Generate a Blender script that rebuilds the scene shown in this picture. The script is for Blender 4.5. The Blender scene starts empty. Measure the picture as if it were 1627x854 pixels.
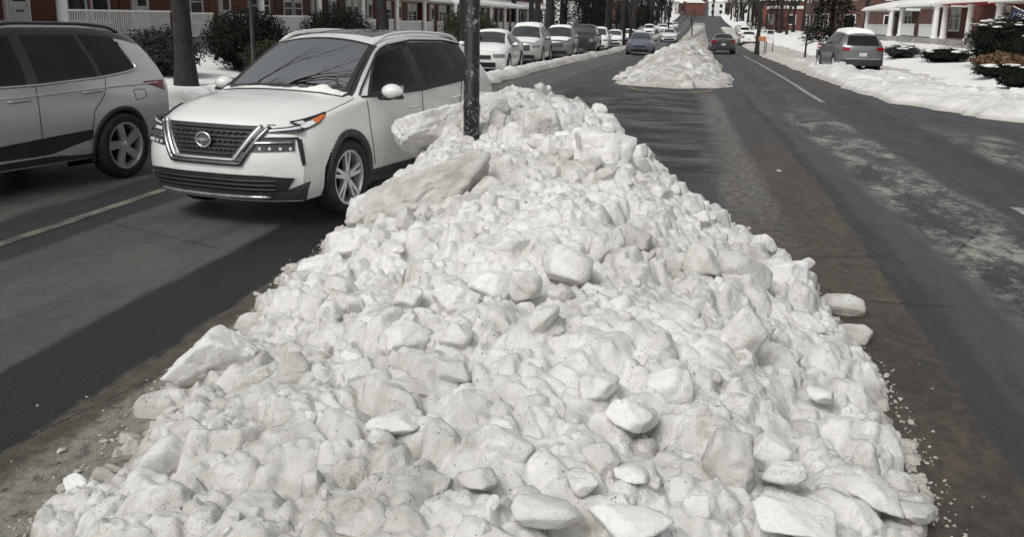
import bpy, bmesh, math, random
import numpy as np
from mathutils import Vector, Matrix

R = math.radians
scene = bpy.context.scene
COL = scene.collection

# ----------------------------------------------------------------- helpers
def link(o):
    COL.objects.link(o); return o

def tag(o, label=None, cat=None, group=None, kind=None):
    if label: o['label'] = label
    if cat: o['category'] = cat
    if group: o['group'] = group
    if kind: o['kind'] = kind
    return o

def empty(name, loc, rz=0.0):
    o = bpy.data.objects.new(name, None); link(o)
    o.location = loc; o.rotation_euler = (0, 0, rz); o.empty_display_size = .2
    return o

class MB:
    """collects shapes and links them as ONE mesh object"""
    def __init__(s): s.v = []; s.f = []; s.n = 0
    def add(s, verts, faces):
        verts = np.asarray(verts, float).reshape(-1, 3)
        b = s.n; s.v.append(verts); s.n += len(verts)
        s.f.extend([tuple(i + b for i in f) for f in faces]); return s
    def box(s, c, d, rz=0.0, m=None):
        cx, cy, cz = c; x, y, z = d[0]/2, d[1]/2, d[2]/2
        v = np.array([(-x,-y,-z),(x,-y,-z),(x,y,-z),(-x,y,-z),(-x,-y,z),(x,-y,z),(x,y,z),(-x,y,z)])
        if rz:
            c_, s_ = math.cos(rz), math.sin(rz)
            v = v @ np.array([[c_, s_, 0], [-s_, c_, 0], [0, 0, 1]])
        if m is not None: v = v @ np.array(m.to_3x3()).T
        v = v + np.array([cx, cy, cz])
        return s.add(v, [(0,3,2,1),(4,5,6,7),(0,1,5,4),(1,2,6,5),(2,3,7,6),(3,0,4,7)])
    def prism(s, poly, z0, z1):
        n = len(poly); v = [(p[0], p[1], z0) for p in poly] + [(p[0], p[1], z1) for p in poly]
        f = [tuple(range(n))[::-1], tuple(range(n, 2*n))] + [(i, (i+1) % n, (i+1) % n+n, i+n) for i in range(n)]
        return s.add(v, f)
    def tube(s, pts, rad, n=8, cap=True):
        pts = [Vector(p) for p in pts]
        if not hasattr(rad, '__len__'): rad = [rad]*len(pts)
        vs = []; up = None
        for i, p in enumerate(pts):
            t = (pts[min(i+1, len(pts)-1)] - pts[max(i-1, 0)]).normalized()
            if up is None:
                up = Vector((0, 0, 1)) if abs(t.z) < .9 else Vector((1, 0, 0))
            a = t.cross(up).normalized(); b = a.cross(t).normalized(); up = b
            for k in range(n):
                an = 2*math.pi*k/n
                vs.append(p + (a*math.cos(an) + b*math.sin(an))*rad[i])
        f = []
        for i in range(len(pts)-1):
            for k in range(n):
                f.append((i*n+k, i*n+(k+1) % n, (i+1)*n+(k+1) % n, (i+1)*n+k))
        if cap:
            f.append(tuple(range(n))); f.append(tuple(range((len(pts)-1)*n, len(pts)*n))[::-1])
        return s.add([tuple(v) for v in vs], f)
    def lathe(s, prof, c=(0, 0, 0), axis='z', n=24, closed=False):
        vs = []
        for r, h in prof:
            for k in range(n):
                a = 2*math.pi*k/n; x, y = r*math.cos(a), r*math.sin(a)
                if axis == 'z': vs.append((c[0]+x, c[1]+y, c[2]+h))
                elif axis == 'x': vs.append((c[0]+h, c[1]+x, c[2]+y))
                else: vs.append((c[0]+x, c[1]+h, c[2]+y))
        f = []; m = len(prof)
        for i in range(m if closed else m-1):
            j = (i+1) % m
            for k in range(n):
                f.append((i*n+k, i*n+(k+1) % n, j*n+(k+1) % n, j*n+k))
        return s.add(vs, f)
    def strip(s, A, B, thick=0.0, dirn=(0, 0, 0)):
        """surface between two polylines"""
        A = np.asarray(A, float); B = np.asarray(B, float); n = len(A)
        if thick:
            d = np.asarray(dirn, float)*thick
            v = np.concatenate([A, B, A-d, B-d])
            f = [(i, i+1, n+i+1, n+i) for i in range(n-1)]
            f += [(2*n+i, 3*n+i, 3*n+i+1, 2*n+i+1) for i in range(n-1)]
            f += [(i, 2*n+i, 2*n+i+1, i+1) for i in range(n-1)] + [(n+i, n+i+1, 3*n+i+1, 3*n+i) for i in range(n-1)]
            f += [(0, n, 3*n, 2*n), (n-1, 3*n-1, 4*n-1, 2*n-1)]
            return s.add(v, f)
        return s.add(np.concatenate([A, B]), [(i, i+1, n+i+1, n+i) for i in range(n-1)])
    def grid(s, P, skip=None):
        """P: (n,m,3) array"""
        n, m = P.shape[:2]
        idx = np.arange(n*m).reshape(n, m)
        q = np.stack([idx[:-1, :-1], idx[1:, :-1], idx[1:, 1:], idx[:-1, 1:]], -1).reshape(-1, 4)
        if skip is not None: q = q[~skip.reshape(-1)]
        return s.add(P.reshape(-1, 3), q.tolist())
    def build(s, name, material, parent=None, smooth=False, angle=None, recalc=False, weld=0.0):
        me = bpy.data.meshes.new(name)
        V = np.concatenate(s.v) if s.v else np.zeros((0, 3))
        me.from_pydata(V.tolist(), [], s.f)
        if recalc or weld:
            bm = bmesh.new(); bm.from_mesh(me)
            if weld: bmesh.ops.remove_doubles(bm, verts=bm.verts, dist=weld)
            bmesh.ops.recalc_face_normals(bm, faces=bm.faces); bm.to_mesh(me); bm.free()
        if smooth or angle:
            me.polygons.foreach_set('use_smooth', [True]*len(me.polygons))
            if angle: me.set_sharp_from_angle(angle=R(angle))
        me.materials.append(material); me.update()
        o = bpy.data.objects.new(name, me); link(o)
        if parent: o.parent = parent
        return o

def big_grid(name, X, Y, Z, material, parent=None):
    n, m = X.shape
    V = np.stack([X, Y, Z], -1).reshape(-1, 3).astype(np.float32)
    idx = np.arange(n*m, dtype=np.int32).reshape(n, m)
    q = np.stack([idx[:-1, :-1], idx[:-1, 1:], idx[1:, 1:], idx[1:, :-1]], -1).reshape(-1, 4)
    me = bpy.data.meshes.new(name)
    me.vertices.add(len(V)); me.vertices.foreach_set('co', V.ravel())
    me.loops.add(q.size); me.loops.foreach_set('vertex_index', q.ravel())
    me.polygons.add(len(q))
    me.polygons.foreach_set('loop_start', np.arange(0, q.size, 4, dtype=np.int32))
    me.polygons.foreach_set('loop_total', np.full(len(q), 4, dtype=np.int32))
    me.polygons.foreach_set('use_smooth', np.ones(len(q), dtype=bool))
    me.update(calc_edges=True); me.validate()
    me.materials.append(material)
    o = bpy.data.objects.new(name, me); link(o)
    if parent: o.parent = parent
    return o

def copy_tree(o, parent=None):
    c = o.copy(); COL.objects.link(c)
    if parent is not None: c.parent = parent
    for ch in list(o.children): copy_tree(ch, c)
    return c

# ---- numpy noise
def _h(ix, iy, seed):
    n = (ix.astype(np.int64)*374761393 + iy.astype(np.int64)*668265263 + seed*1442695041) & 0x7fffffff
    n = ((n ^ (n >> 13))*1274126177) & 0x7fffffff
    return ((n ^ (n >> 16)) & 0xffff)/65535.0
def vnoise(x, y, seed=0):
    ix, iy = np.floor(x), np.floor(y); fx, fy = x-ix, y-iy
    fx = fx*fx*fx*(fx*(fx*6-15)+10); fy = fy*fy*fy*(fy*(fy*6-15)+10)
    a, b = _h(ix, iy, seed), _h(ix+1, iy, seed); c, d = _h(ix, iy+1, seed), _h(ix+1, iy+1, seed)
    return (a*(1-fx)+b*fx)*(1-fy) + (c*(1-fx)+d*fx)*fy
def fbm(x, y, oct=4, seed=0, gain=.5):
    s = 0; a = 1; t = 0
    for i in range(oct):
        s = s + a*vnoise(x*2**i, y*2**i, seed+i*17); t += a; a *= gain
    return s/t
def curve(xs, ys):
    xs = np.asarray(xs, float); ys = np.asarray(ys, float)
    d = np.diff(ys)/np.diff(xs); m = np.zeros_like(ys)
    m[1:-1] = np.where(d[:-1]*d[1:] > 0, 2*d[:-1]*d[1:]/(d[:-1]+d[1:]+1e-12), 0); m[0] = d[0]; m[-1] = d[-1]
    def f(x):
        x = np.clip(np.asarray(x, float), xs[0], xs[-1]); i = np.clip(np.searchsorted(xs, x)-1, 0, len(xs)-2)
        h = xs[i+1]-xs[i]; t = (x-xs[i])/h
        return ((2*t**3-3*t**2+1)*ys[i] + (t**3-2*t**2+t)*h*m[i] + (-2*t**3+3*t**2)*ys[i+1] + (t**3-t**2)*h*m[i+1])
    return f

# ----------------------------------------------------------------- materials
class G:
    """small node-graph helper"""
    def __init__(s, name):
        s.m = bpy.data.materials.new(name); s.m.use_nodes = True
        s.t = s.m.node_tree; s.b = s.t.nodes['Principled BSDF']
        g = s.t.nodes.new('ShaderNodeNewGeometry'); s.pos = g.outputs['Position']; s.nor = g.outputs['Normal']
        s.obj = s.t.nodes.new('ShaderNodeTexCoord').outputs['Object']
        s.rand = s.t.nodes.new('ShaderNodeObjectInfo').outputs['Random']
    def n(s, typ, **k):
        n = s.t.nodes.new(typ)
        for a, b in k.items(): setattr(n, a, b)
        return n
    def set(s, sock, v):
        if isinstance(v, bpy.types.NodeSocket): s.t.links.new(v, sock)
        elif v is not None: sock.default_value = v
    def math(s, op, a, b=None, c=None, clamp=False):
        n = s.n('ShaderNodeMath', operation=op, use_clamp=clamp)
        s.set(n.inputs[0], a)
        if b is not None: s.set(n.inputs[1], b)
        if c is not None: s.set(n.inputs[2], c)
        return n.outputs[0]
    def map(s, vec, scale=(1, 1, 1), loc=(0, 0, 0), rot=(0, 0, 0)):
        n = s.n('ShaderNodeMapping'); s.set(n.inputs['Vector'], vec)
        n.inputs['Scale'].default_value = scale; n.inputs['Location'].default_value = loc; n.inputs['Rotation'].default_value = rot
        return n.outputs[0]
    def noise(s, vec, scale=1., detail=4, rough=.55, dist=0., out=0):
        n = s.n('ShaderNodeTexNoise'); s.set(n.inputs['Vector'], vec)
        n.inputs['Scale'].default_value = scale; n.inputs['Detail'].default_value = detail
        n.inputs['Roughness'].default_value = rough; n.inputs['Distortion'].default_value = dist
        return n.outputs[out]
    def vor(s, vec, scale=1., feat='F1', rnd=1., out='Distance'):
        n = s.n('ShaderNodeTexVoronoi', feature=feat); s.set(n.inputs['Vector'], vec)
        n.inputs['Scale'].default_value = scale; n.inputs['Randomness'].default_value = rnd
        return n.outputs[out]
    def step(s, x, a, b):
        """smooth 0..1 ramp between a and b"""
        n = s.n('ShaderNodeMapRange', interpolation_type='SMOOTHSTEP'); s.set(n.inputs[0], x)
        s.set(n.inputs[1], a); s.set(n.inputs[2], b); return n.outputs[0]
    def band(s, x, a, b, w):
        return s.math('MULTIPLY', s.step(x, a-w, a+w), s.math('SUBTRACT', 1., s.step(x, b-w, b+w)))
    def mix(s, f, a, b):
        n = s.n('ShaderNodeMix', data_type='RGBA'); s.set(n.inputs[0], f)
        for i, v in ((6, a), (7, b)):
            if not isinstance(v, bpy.types.NodeSocket) and len(v) == 3: v = (*v, 1)
            s.set(n.inputs[i], v)
        return n.outputs[2]
    def fmix(s, f, a, b):
        n = s.n('ShaderNodeMix', data_type='FLOAT'); s.set(n.inputs[0], f); s.set(n.inputs[2], a); s.set(n.inputs[3], b)
        return n.outputs[0]
    def xyz(s, v):
        n = s.n('ShaderNodeSeparateXYZ'); s.set(n.inputs[0], v); return n.outputs
    def ramp(s, x, stops):
        n = s.n('ShaderNodeValToRGB'); s.set(n.inputs[0], x); e = n.color_ramp.elements
        while len(e) < len(stops): e.new(.5)
        for k, (p, c) in enumerate(stops):
            e[k].position = p; e[k].color = (c, c, c, 1) if not hasattr(c, '__len__') else (*c[:3], 1)
        return n.outputs[0]
    def bump(s, h, strength=.5, dist=.02, prev=None):
        n = s.n('ShaderNodeBump'); n.inputs['Strength'].default_value = strength; n.inputs['Distance'].default_value = dist
        s.set(n.inputs['Height'], h)
        if prev is not None: s.set(n.inputs['Normal'], prev)
        return n.outputs[0]
    def out(s, color=None, rough=None, metal=None, normal=None, **k):
        if color is not None and not isinstance(color, bpy.types.NodeSocket) and len(color) == 3: color = (*color, 1)
        s.set(s.b.inputs['Base Color'], color); s.set(s.b.inputs['Roughness'], rough); s.set(s.b.inputs['Metallic'], metal)
        if normal is not None: s.t.links.new(normal, s.b.inputs['Normal'])
        for a, b in k.items():
            s.set(s.b.inputs[a.replace('_', ' ')], b)
        return s.m

def plain(name, col, rough=.6, metal=0., var=.25, scale=6., bump=.0, bscale=40., **k):
    g = G(name)
    nz = g.noise(g.pos, scale, 5, .6)
    lo = tuple(c*(1-var) for c in col); hi = tuple(min(1, c*(1+var)) for c in col)
    c = g.mix(g.step(nz, .3, .7), lo, hi)
    nb = g.bump(g.noise(g.pos, bscale, 4, .6), 1., bump) if bump else None
    return g.out(c, rough, metal, nb, **k)

def snow_mat(name, dirt=.5, bright=.80, fine=1., sc=1.):
    g = G(name); g.pos = g.map(g.pos, (sc, sc, sc))
    big = g.noise(g.pos, .9, 4, .6, .3); med = g.noise(g.pos, 5.5, 5, .65, .1); sm = g.noise(g.pos, 48., 5, .75, 0.)
    tone = g.math('ADD', g.math('MULTIPLY', g.step(med, .35, .72), .55), g.math('MULTIPLY', g.step(big, .35, .7), .45))
    tone = g.math('MULTIPLY', tone, dirt*1.1, clamp=True)
    if name == 'chunk_snow': tone = g.math('ADD', tone, g.math('MULTIPLY', g.math('SUBTRACT', g.rand, .35), .55), clamp=True)
    c = g.mix(tone, (bright, bright*.985, bright*.955), (bright*.55, bright*.53, bright*.485))
    fresh = g.step(g.noise(g.pos, 1.7, 3, .5, .2), .58, .72)
    c = g.mix(g.math('MULTIPLY', fresh, .6), c, (bright*1.06, bright*1.06, bright*1.05))
    # grit speckles
    sp = g.vor(g.pos, 60.); mask = g.step(g.noise(g.pos, 3.2, 5, .7, .3), .46, .62)
    spk = g.math('MULTIPLY', g.math('SUBTRACT', 1., g.step(sp, .10, .24)), mask)
    sp2 = g.vor(g.pos, 23.); spk2 = g.math('MULTIPLY', g.math('SUBTRACT', 1., g.step(sp2, .06, .15)), g.step(g.noise(g.pos, 2.1, 4, .6), .48, .60))
    rest = g.math('MAXIMUM', spk, spk2)
    c = g.mix(g.math('MULTIPLY', rest, min(1., .75*dirt+.2)), c, (.13, .115, .095))
    stain = g.math('MULTIPLY', g.step(g.noise(g.pos, 3.4, 8, .78, .3), .55, .70), .72*dirt)
    c = g.mix(stain, c, (.36, .315, .245))
    if dirt > .3:
        z = g.math('DIVIDE', g.xyz(g.pos)[2], sc)
        low = g.math('MULTIPLY', g.math('SUBTRACT', 1., g.step(z, .01, .11)), .55)
        c = g.mix(low, c, (.34, .31, .26))
    h = g.math('ADD', g.math('MULTIPLY', sm, .6), g.math('MULTIPLY', g.noise(g.pos, 130., 4, .8), .35))
    gran = g.vor(g.pos, 85., feat='SMOOTH_F1'); patch = g.step(g.noise(g.pos, 3.6, 3, .5), .42, .60)
    h = g.math('ADD', h, g.math('MULTIPLY', g.math('MULTIPLY', gran, patch), .28))
    h2 = g.vor(g.pos, 24., feat='SMOOTH_F1')
    nb = g.bump(h, .8*fine, .017); nb = g.bump(g.math('MULTIPLY', h2, patch), .3*fine, .02, nb)
    return g.out(c, .75, 0., nb, Specular_IOR_Level=.35)

M = {}
M['snow'] = snow_mat('plowed_snow', .9, .84)
M['bright_snow'] = snow_mat('bright_snow', .22, .87)
M['chunk_snow'] = snow_mat('chunk_snow', .75, .86)
M['clean_snow'] = snow_mat('yard_snow', .12, .85, .5)
M['bank_snow'] = snow_mat('bank_snow', .75, .80, 1., .45)
M['far_snow'] = snow_mat('far_snow', 1.5, .72, 1., .4)
M['white_paint'] = plain('white_paint', (.74, .74, .72), .5, var=.06)
M['cream_trim'] = plain('cream_trim', (.62, .62, .58), .55, var=.1)
M['iron'] = plain('iron', (.02, .02, .022), .45, var=.5)
M['bark'] = plain('bark', (.017, .015, .013), .9, var=.5, scale=9., bump=.03, bscale=14.)
M['twig'] = plain('twig', (.03, .026, .023), .9, var=.4)
M['evergreen'] = plain('evergreen', (.010, .013, .008), .9, var=.6, scale=3., Specular_IOR_Level=.2)
M['yew'] = plain('yew', (.022, .030, .008), .8, var=.6, scale=3.)
M['dry_grass'] = plain('dry_grass', (.13, .075, .04), .9, var=.5, scale=5.)
M['concrete'] = plain('concrete', (.30, .29, .27), .85, var=.25, scale=3., bump=.01)
M['pane'] = plain('window_pane', (.02, .022, .025), .08, var=.4, scale=1.)
M['dark_roof'] = plain('roof_shingle', (.06, .06, .06), .9, var=.3, scale=12.)
M['door_white'] = plain('door_white', (.6, .6, .58), .5, var=.08)
M['sign_red'] = plain('sign_red', (.45, .03, .025), .5, var=.1)
M['sign_orange'] = plain('sign_orange', (.42, .15, .07), .5, var=.1)
M['sign_white'] = plain('sign_white', (.7, .7, .7), .5, var=.05)
M['coat'] = plain('dark_coat', (.02, .02, .025), .9)
M['skin'] = plain('skin', (.45, .28, .2), .6, var=.1)

def brick_mat(name, c1, c2):
    g = G(name); x, y, z = g.xyz(g.obj)
    cb = g.n('ShaderNodeCombineXYZ'); g.set(cb.inputs[0], g.math('ADD', x, y)); g.set(cb.inputs[1], z)
    b = g.n('ShaderNodeTexBrick'); g.set(b.inputs['Vector'], cb.outputs[0])
    b.inputs['Scale'].default_value = 1.; b.inputs['Brick Width'].default_value = .22; b.inputs['Row Height'].default_value = .075
    b.inputs['Mortar Size'].default_value = .008
    b.inputs['Color1'].default_value = (*c1, 1); b.inputs['Color2'].default_value = (*c2, 1); b.inputs['Mortar'].default_value = (.14, .12, .11, 1)
    c = g.mix(g.math('MULTIPLY', g.step(g.noise(g.pos, 1.2, 5, .6), .35, .7), .5), b.outputs[0], tuple(v*.45 for v in c1))
    return g.out(c, .85, 0., g.bump(b.outputs['Fac'], .4, -.01))
M['brick'] = brick_mat('red_brick', (.17, .038, .022), (.12, .028, .018))
M['brick_brown'] = brick_mat('brown_brick', (.12, .05, .035), (.085, .035, .026))
M['brick_orange'] = brick_mat('orange_brick', (.24, .075, .035), (.17, .055, .028))

# ----------------------------------------------------------------- lie of the land
zroad = curve([-80, 0, 28, 50, 70, 110, 160, 300, 420, 520, 700, 1000, 1400], [0, 0, -.02, -.22, -.48, -.68, -.6, .7, 3.2, 8., 26., 50., 60.])
def xoff(Y): return .026*np.maximum(0, np.asarray(Y, float)-27)
def zside(X, Y):
    """yards and pavements rise beside the street"""
    X = np.asarray(X, float); Y = np.asarray(Y, float); x = X-xoff(Y)
    L = np.clip((-8.6-x)/.5, 0, 1)*.16 + np.clip((-11.5-x)/5, 0, 1)*.38
    edge = np.where(Y > 27, 7.6, 8.6+np.clip(27-Y, 0, 40)*.8)
    Rr = np.clip((x-edge-1.)/1.2, 0, 1)*.20 + np.clip((x-edge-.5)/5, 0, 1)*.35 + .5*np.clip((Y-42)/25, 0, 1)*np.clip((x-edge)/2.5, 0, 1)
    rd = np.clip((np.abs(x)-60)/60, 0, 1)*2.*np.clip((Y-100)/200, 0, 1)
    hill = np.clip((np.abs(x)-14)/40, 0, 1)*np.clip((Y-170)/200, 0, 1)*5.
    return L + Rr + rd + hill
def zg(X, Y): return zroad(Y) + zside(X, Y)

# asphalt ------------------------------------------------------------
def asphalt(cross=False):
    g = G('cross_asphalt' if cross else 'wet_asphalt'); X, Y, Z = g.xyz(g.pos)
    xo = g.math('MULTIPLY', g.math('MAXIMUM', 0., g.math('SUBTRACT', Y, 27.)), .026)
    x = g.math('SUBTRACT', X, xo)
    w1 = g.noise(g.map(g.pos, (1., .16, 1)), 1.3, 4, .6, .2)
    w2 = g.noise(g.map(g.pos, (1., .30, 1)), 9., 6, .75, .2)
    w3 = g.noise(g.pos, 26., 5, .75)
    mul = lambda a, b: g.math('MULTIPLY', a, b)
    dev = g.math('ADD', g.math('ADD', mul(g.math('SUBTRACT', w1, .5), .26), mul(g.math('SUBTRACT', w2, .5), .20)), mul(g.math('SUBTRACT', w3, .5), .12))
    xw = g.math('ADD', x, dev)
    streak = g.noise(g.map(g.pos, (1., .09, 1)), 9., 6, .7, .1)
    blot = g.noise(g.map(g.pos, (1., .40, 1)), 1.6, 8, .72, .25)
    brk = g.noise(g.map(g.pos, (1., .6, 1)), 12., 8, .8, .1)
    fine = g.noise(g.pos, 70., 5, .8)
    c = g.mix(g.step(streak, .3, .72), (.034, .035, .039), (.060, .061, .066))
    def over(c, mask, col): return g.mix(mask, c, col)
    # left lanes: wet wheel tracks with a grey band of dried salt between them
    c = over(c, mul(g.band(xw, -3.46, -2.76, .03), .88), (.012, .012, .013))
    res = mul(g.band(xw, -4.98, -3.46, .06), g.math('ADD', .35, mul(g.step(g.math('ADD', mul(blot, .6), mul(brk, .4)), .40, .60), .65)))
    c = over(c, mul(res, .85), (.125, .122, .110))
    c = over(c, mul(g.band(xw, -5.95, -4.98, .06), .75), (.024, .024, .025))
    ice = mul(g.band(xw, -6.75, -5.92, .07), g.step(g.math('ADD', mul(blot, .7), mul(brk, .3)), .40, .55))
    c = over(c, mul(ice, .75), (.125, .12, .10))
    c = over(c, mul(g.band(xw, -8.7, -6.75, .1), .7), (.022, .022, .022))  # shade under the silver SUV, painted into the road as a dark strip
    # gutters of grit and ice
    near = g.math('SUBTRACT', 1., g.step(Y, 12.5, 13.6))
    c = over(c, mul(g.band(xw, -2.78, -1.8, .02), mul(near, .95)), g.mix(g.step(brk, .40, .62), (.060, .052, .038), (.125, .11, .082)))
    c = over(c, mul(g.band(xw, -2.60, -1.8, .05), mul(near, g.step(brk, .34, .56))), (.27, .26, .225))
    past = g.math('SUBTRACT', 1., g.step(Y, 25., 29.))
    xr = g.math('ADD', xw, mul(g.math('SUBTRACT', 1., g.step(Y, 1., 10.)), .30))
    grit = mul(g.band(xr, .66, 1.80, .03), past)
    c = over(c, mul(mul(grit, .92), g.fmix(g.step(Y, 13., 19.), g.math('ADD', .72, mul(blot, .5)), .35)), g.mix(g.step(g.math('ADD', mul(blot, .4), mul(brk, .6)), .40, .62), (.032, .026, .020), (.118, .092, .064)))
    pale = mul(mul(g.band(xw, .60, 1.18, .10), past), mul(g.step(Y, 7., 12.), g.math('ADD', .20, mul(g.step(brk, .42, .62), .7))))
    c = over(c, pale, (.21, .20, .175))
    c = over(c, mul(mul(g.band(xr, 1.79, 1.98, .03), past), .5), (.020, .020, .022))
    c = over(c, mul(g.band(xw, 1.98, 2.38, .08), .30), (.095, .096, .10))
    c = over(c, mul(g.band(xw, 2.42, 2.75, .08), .55), (.024, .024, .025))
    # salt left in long ragged patches between the tracks
    sm_ = g.math('ADD', mul(blot, .62), mul(brk, .38))
    salt = mul(g.band(xw, 2.38, 3.35, .16), mul(g.step(sm_, .455, .60), g.band(Y, 4., 22., 3.)))
    c = over(c, mul(salt, .95), (.34, .33, .28))
    c = over(c, mul(mul(g.band(xw, 2.5, 3.3, .2), g.step(Y, 14., 24.)), mul(g.step(streak, .45, .6), .5)), (.10, .10, .095))
    c = over(c, mul(g.band(xw, 4.15, 4.65, .12), .5), (.024, .024, .025))
    salt2 = mul(g.band(xw, 4.7, 5.7, .2), mul(g.step(sm_, .46, .60), g.band(Y, 11., 19., 2.)))
    c = over(c, mul(salt2, .9), (.32, .31, .25))
    # open stretch between the two medians: tyres cross it sideways
    hs = g.noise(g.map(g.pos, (.8, 1.25, 1)), .9, 9, .72, .25)
    inter = mul(g.band(x, -2.9, .75, .25), mul(g.step(Y, 12., 13.), past))
    c = over(c, mul(inter, .95), g.mix(g.step(hs, .44, .64), (.010, .011, .013), (.11, .11, .104)))
    # grime at the foot of the far snow banks
    c = over(c, mul(g.band(xw, 4.1, 4.9, .2), mul(g.step(Y, 26., 31.), .7)), (.075, .060, .044))
    ck = g.vor(g.map(g.math('ADD', 0., 0.) if False else g.pos, (.22, .13, .2), (3.1, .7, 0)), 1., feat='DISTANCE_TO_EDGE'); wob = mul(g.math('SUBTRACT', brk, .5), .012)
    crack = mul(g.math('SUBTRACT', 1., g.step(g.math('ADD', ck, wob), .0008, .0026)), g.step(w1, .42, .6))
    c = over(c, mul(crack, .8), (.008, .008, .008))
    c = over(c, g.step(fine, .52, .74), g.mix(.55, c, (.13, .13, .125)))
    agg = g.vor(g.pos, 95.); pick = g.vor(g.pos, 95., out='Color')
    light = mul(g.math('SUBTRACT', 1., g.step(agg, .12, .3)), g.step(g.xyz(pick)[0], .86, .93))
    c = over(c, mul(light, .45), (.22, .22, .21))
    rough = g.fmix(g.band(xw, -3.46, -2.76, .05), .56, .36)
    rough = g.math('ADD', rough, mul(g.math('SUBTRACT', blot, .5), .5))
    nb = g.bump(g.math('ADD', mul(fine, .6), mul(agg, .6)), .9, .008)
    return g.out(c, rough, 0., nb, Specular_IOR_Level=.42)
M['asphalt'] = asphalt()
M['slush'] = plain('wet_slush', (.24, .23, .20), .5, var=.4, scale=4.)

def sheet(name, xs, ys, zf, material, follow=True):
    X, Y = np.meshgrid(xs, ys, indexing='xy')
    XX = X + (xoff(Y) if follow else 0)
    o = big_grid(name, XX, Y, zf(XX, Y), material)
    return tag(o, kind='structure')

yfar = np.concatenate([np.arange(-60, 28, 2.), np.arange(28, 180, 3.), np.arange(180, 700, 12.), np.arange(700, 1500, 60.)])
sheet('ground', np.concatenate([np.arange(-400, -60, 20.), np.arange(-60, 60, 1.), np.arange(60, 401, 20.)]), yfar,
      lambda X, Y: zg(X, Y) - np.where((np.abs(X-xoff(Y)) < 8.7) | ((Y < 27.5) & (X > 0) & (X < 40)), .12, 0), M['clean_snow'])
sheet('road', np.linspace(-8.9, 8.9, 40), np.concatenate([np.arange(-60, 180, 2.), np.arange(180, 900, 12.)]), lambda X, Y: zroad(Y) + 0*X, M['asphalt'])
sheet('cross_street', np.linspace(8.9, 60, 50), np.arange(-6., 27.1, 1.5), lambda X, Y: zroad(Y) + 0*X, M['asphalt'], follow=False)

def mark(name, x0, x1, y0, y1, m, n=None):
    n = n or max(2, int((y1-y0)/3)+1); ys = np.linspace(y0, y1, n)
    X, Y = np.meshgrid([x0, x1], ys); XX = X + xoff(Y)
    return tag(big_grid(name, XX, Y, zroad(Y) + .006 + 0*X, m), kind='structure')
g = G('worn_white_line')
wear = g.step(g.noise(g.pos, 9., 6, .7), .38, .62)
M['line'] = g.out(g.mix(wear, (.10, .10, .095), (.42, .41, .37)), .6)
g = G('worn_yellow'); wear = g.step(g.noise(g.pos, 6., 6, .75), .42, .62)
M['yellow'] = g.out(g.mix(wear, (.06, .055, .045), (.46, .33, .09)), .6)
g = G('dirty_line'); wear = g.step(g.noise(g.map(g.pos, (1, .3, 1)), 7., 6, .7), .35, .65)
M['dline'] = g.out(g.mix(wear, (.07, .068, .06), (.24, .225, .17)), .6)
mark('lane_line', -5.42, -5.30, 1., 12.4, M['dline'])
mark('lane_line', 3.66, 3.80, 8.3, 11.1, M['line'])
mark('lane_line', 3.60, 3.74, 25., 72., M['line'])
mark('lane_line', -4.72, -4.62, 25.5, 70., M['dline'])

# median under the snow, with its kerb -------------------------------
def median(y0, y1, nose, xl, xr):
    mb = MB(); pts = []
    ysl = np.linspace(y0, y1, 24)
    for y in ysl: pts.append((xr+float(xoff(y)), y))
    for y in ysl[::-1]: pts.append((xl+float(xoff(y)), y))
    cx, w = (xl+xr)/2, (xr-xl)/2
    for a in np.linspace(180, 360, 13)[1:-1]:
        pts.append((cx+w*math.cos(R(a)), y0+nose*math.sin(R(a))))
    n = len(pts)
    v = [(p[0], p[1], float(zroad(p[1]))-.05) for p in pts] + [(p[0], p[1], float(zroad(p[1]))+.12) for p in pts]
    mb.add(v, [(i, (i+1) % n, (i+1) % n+n, i+n) for i in range(n)] + [tuple(range(n, 2*n))])
    o = mb.build('median_kerb', M['concrete'], recalc=True); tag(o, kind='structure')
median(31.6, 300, 1.6, -1.55, 1.5)
# yellow paint on the rounded nose of the far median
mb = MB(); A = []; B = []
for a in np.linspace(190, 350, 24):
    for L, r in ((A, 1.0), (B, .88)):
        L.append((.0+1.25*r*math.cos(R(a)), 28.7+1.9*r*math.sin(R(a)), .010+float(zroad(28))))
mb.strip(A, B)
tag(mb.build('yellow_nose_line', M['yellow']), kind='structure')

# ----------------------------------------------------------------- shape of the near snow pile (numpy only)
_rx = curve([1.0, 3, 5, 7, 9, 10.5, 12.2], [-.35, -.40, -.45, -.60, -1.05, -1.45, -1.45])
_rz = curve([1.0, 2.4, 3.2, 5, 7, 8.6, 10., 11.0, 12., 12.9], [.05, .26, .40, .62, .84, .93, 1.10, 1.10, .75, 0.])
_xl = curve([1.0, 2.4, 3, 4.5, 6.5, 8.5, 11, 12.9], [-2.2, -2.24, -2.32, -2.52, -2.68, -2.85, -2.8, -2.3])
_xr = curve([1.0, 3.5, 5.3, 6.8, 8.4, 10, 12, 12.9], [1.15, 1.2, 1.26, 1.10, .72, .20, -.6, -.9])
def pile_base(X, Y):
    rx, rz, xl, xr = _rx(Y), _rz(Y), _xl(Y), _xr(Y)
    tl = np.clip((rx-X)/(rx-xl), 0, 1.4); tr = np.clip((X-rx)/(xr-rx), 0, 1.4)
    t = np.where(X < rx, tl, tr)
    prof = np.where(X < rx, 1-t**1.75, 1-t**1.9)
    hump = .22*np.exp(-((X+2.05)/.38)**2-((Y-8.3)/.75)**2) + .20*np.exp(-((X+2.0)/.35)**2-((Y-9.8)/.7)**2)
    return rz*prof - .03 + hump

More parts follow.
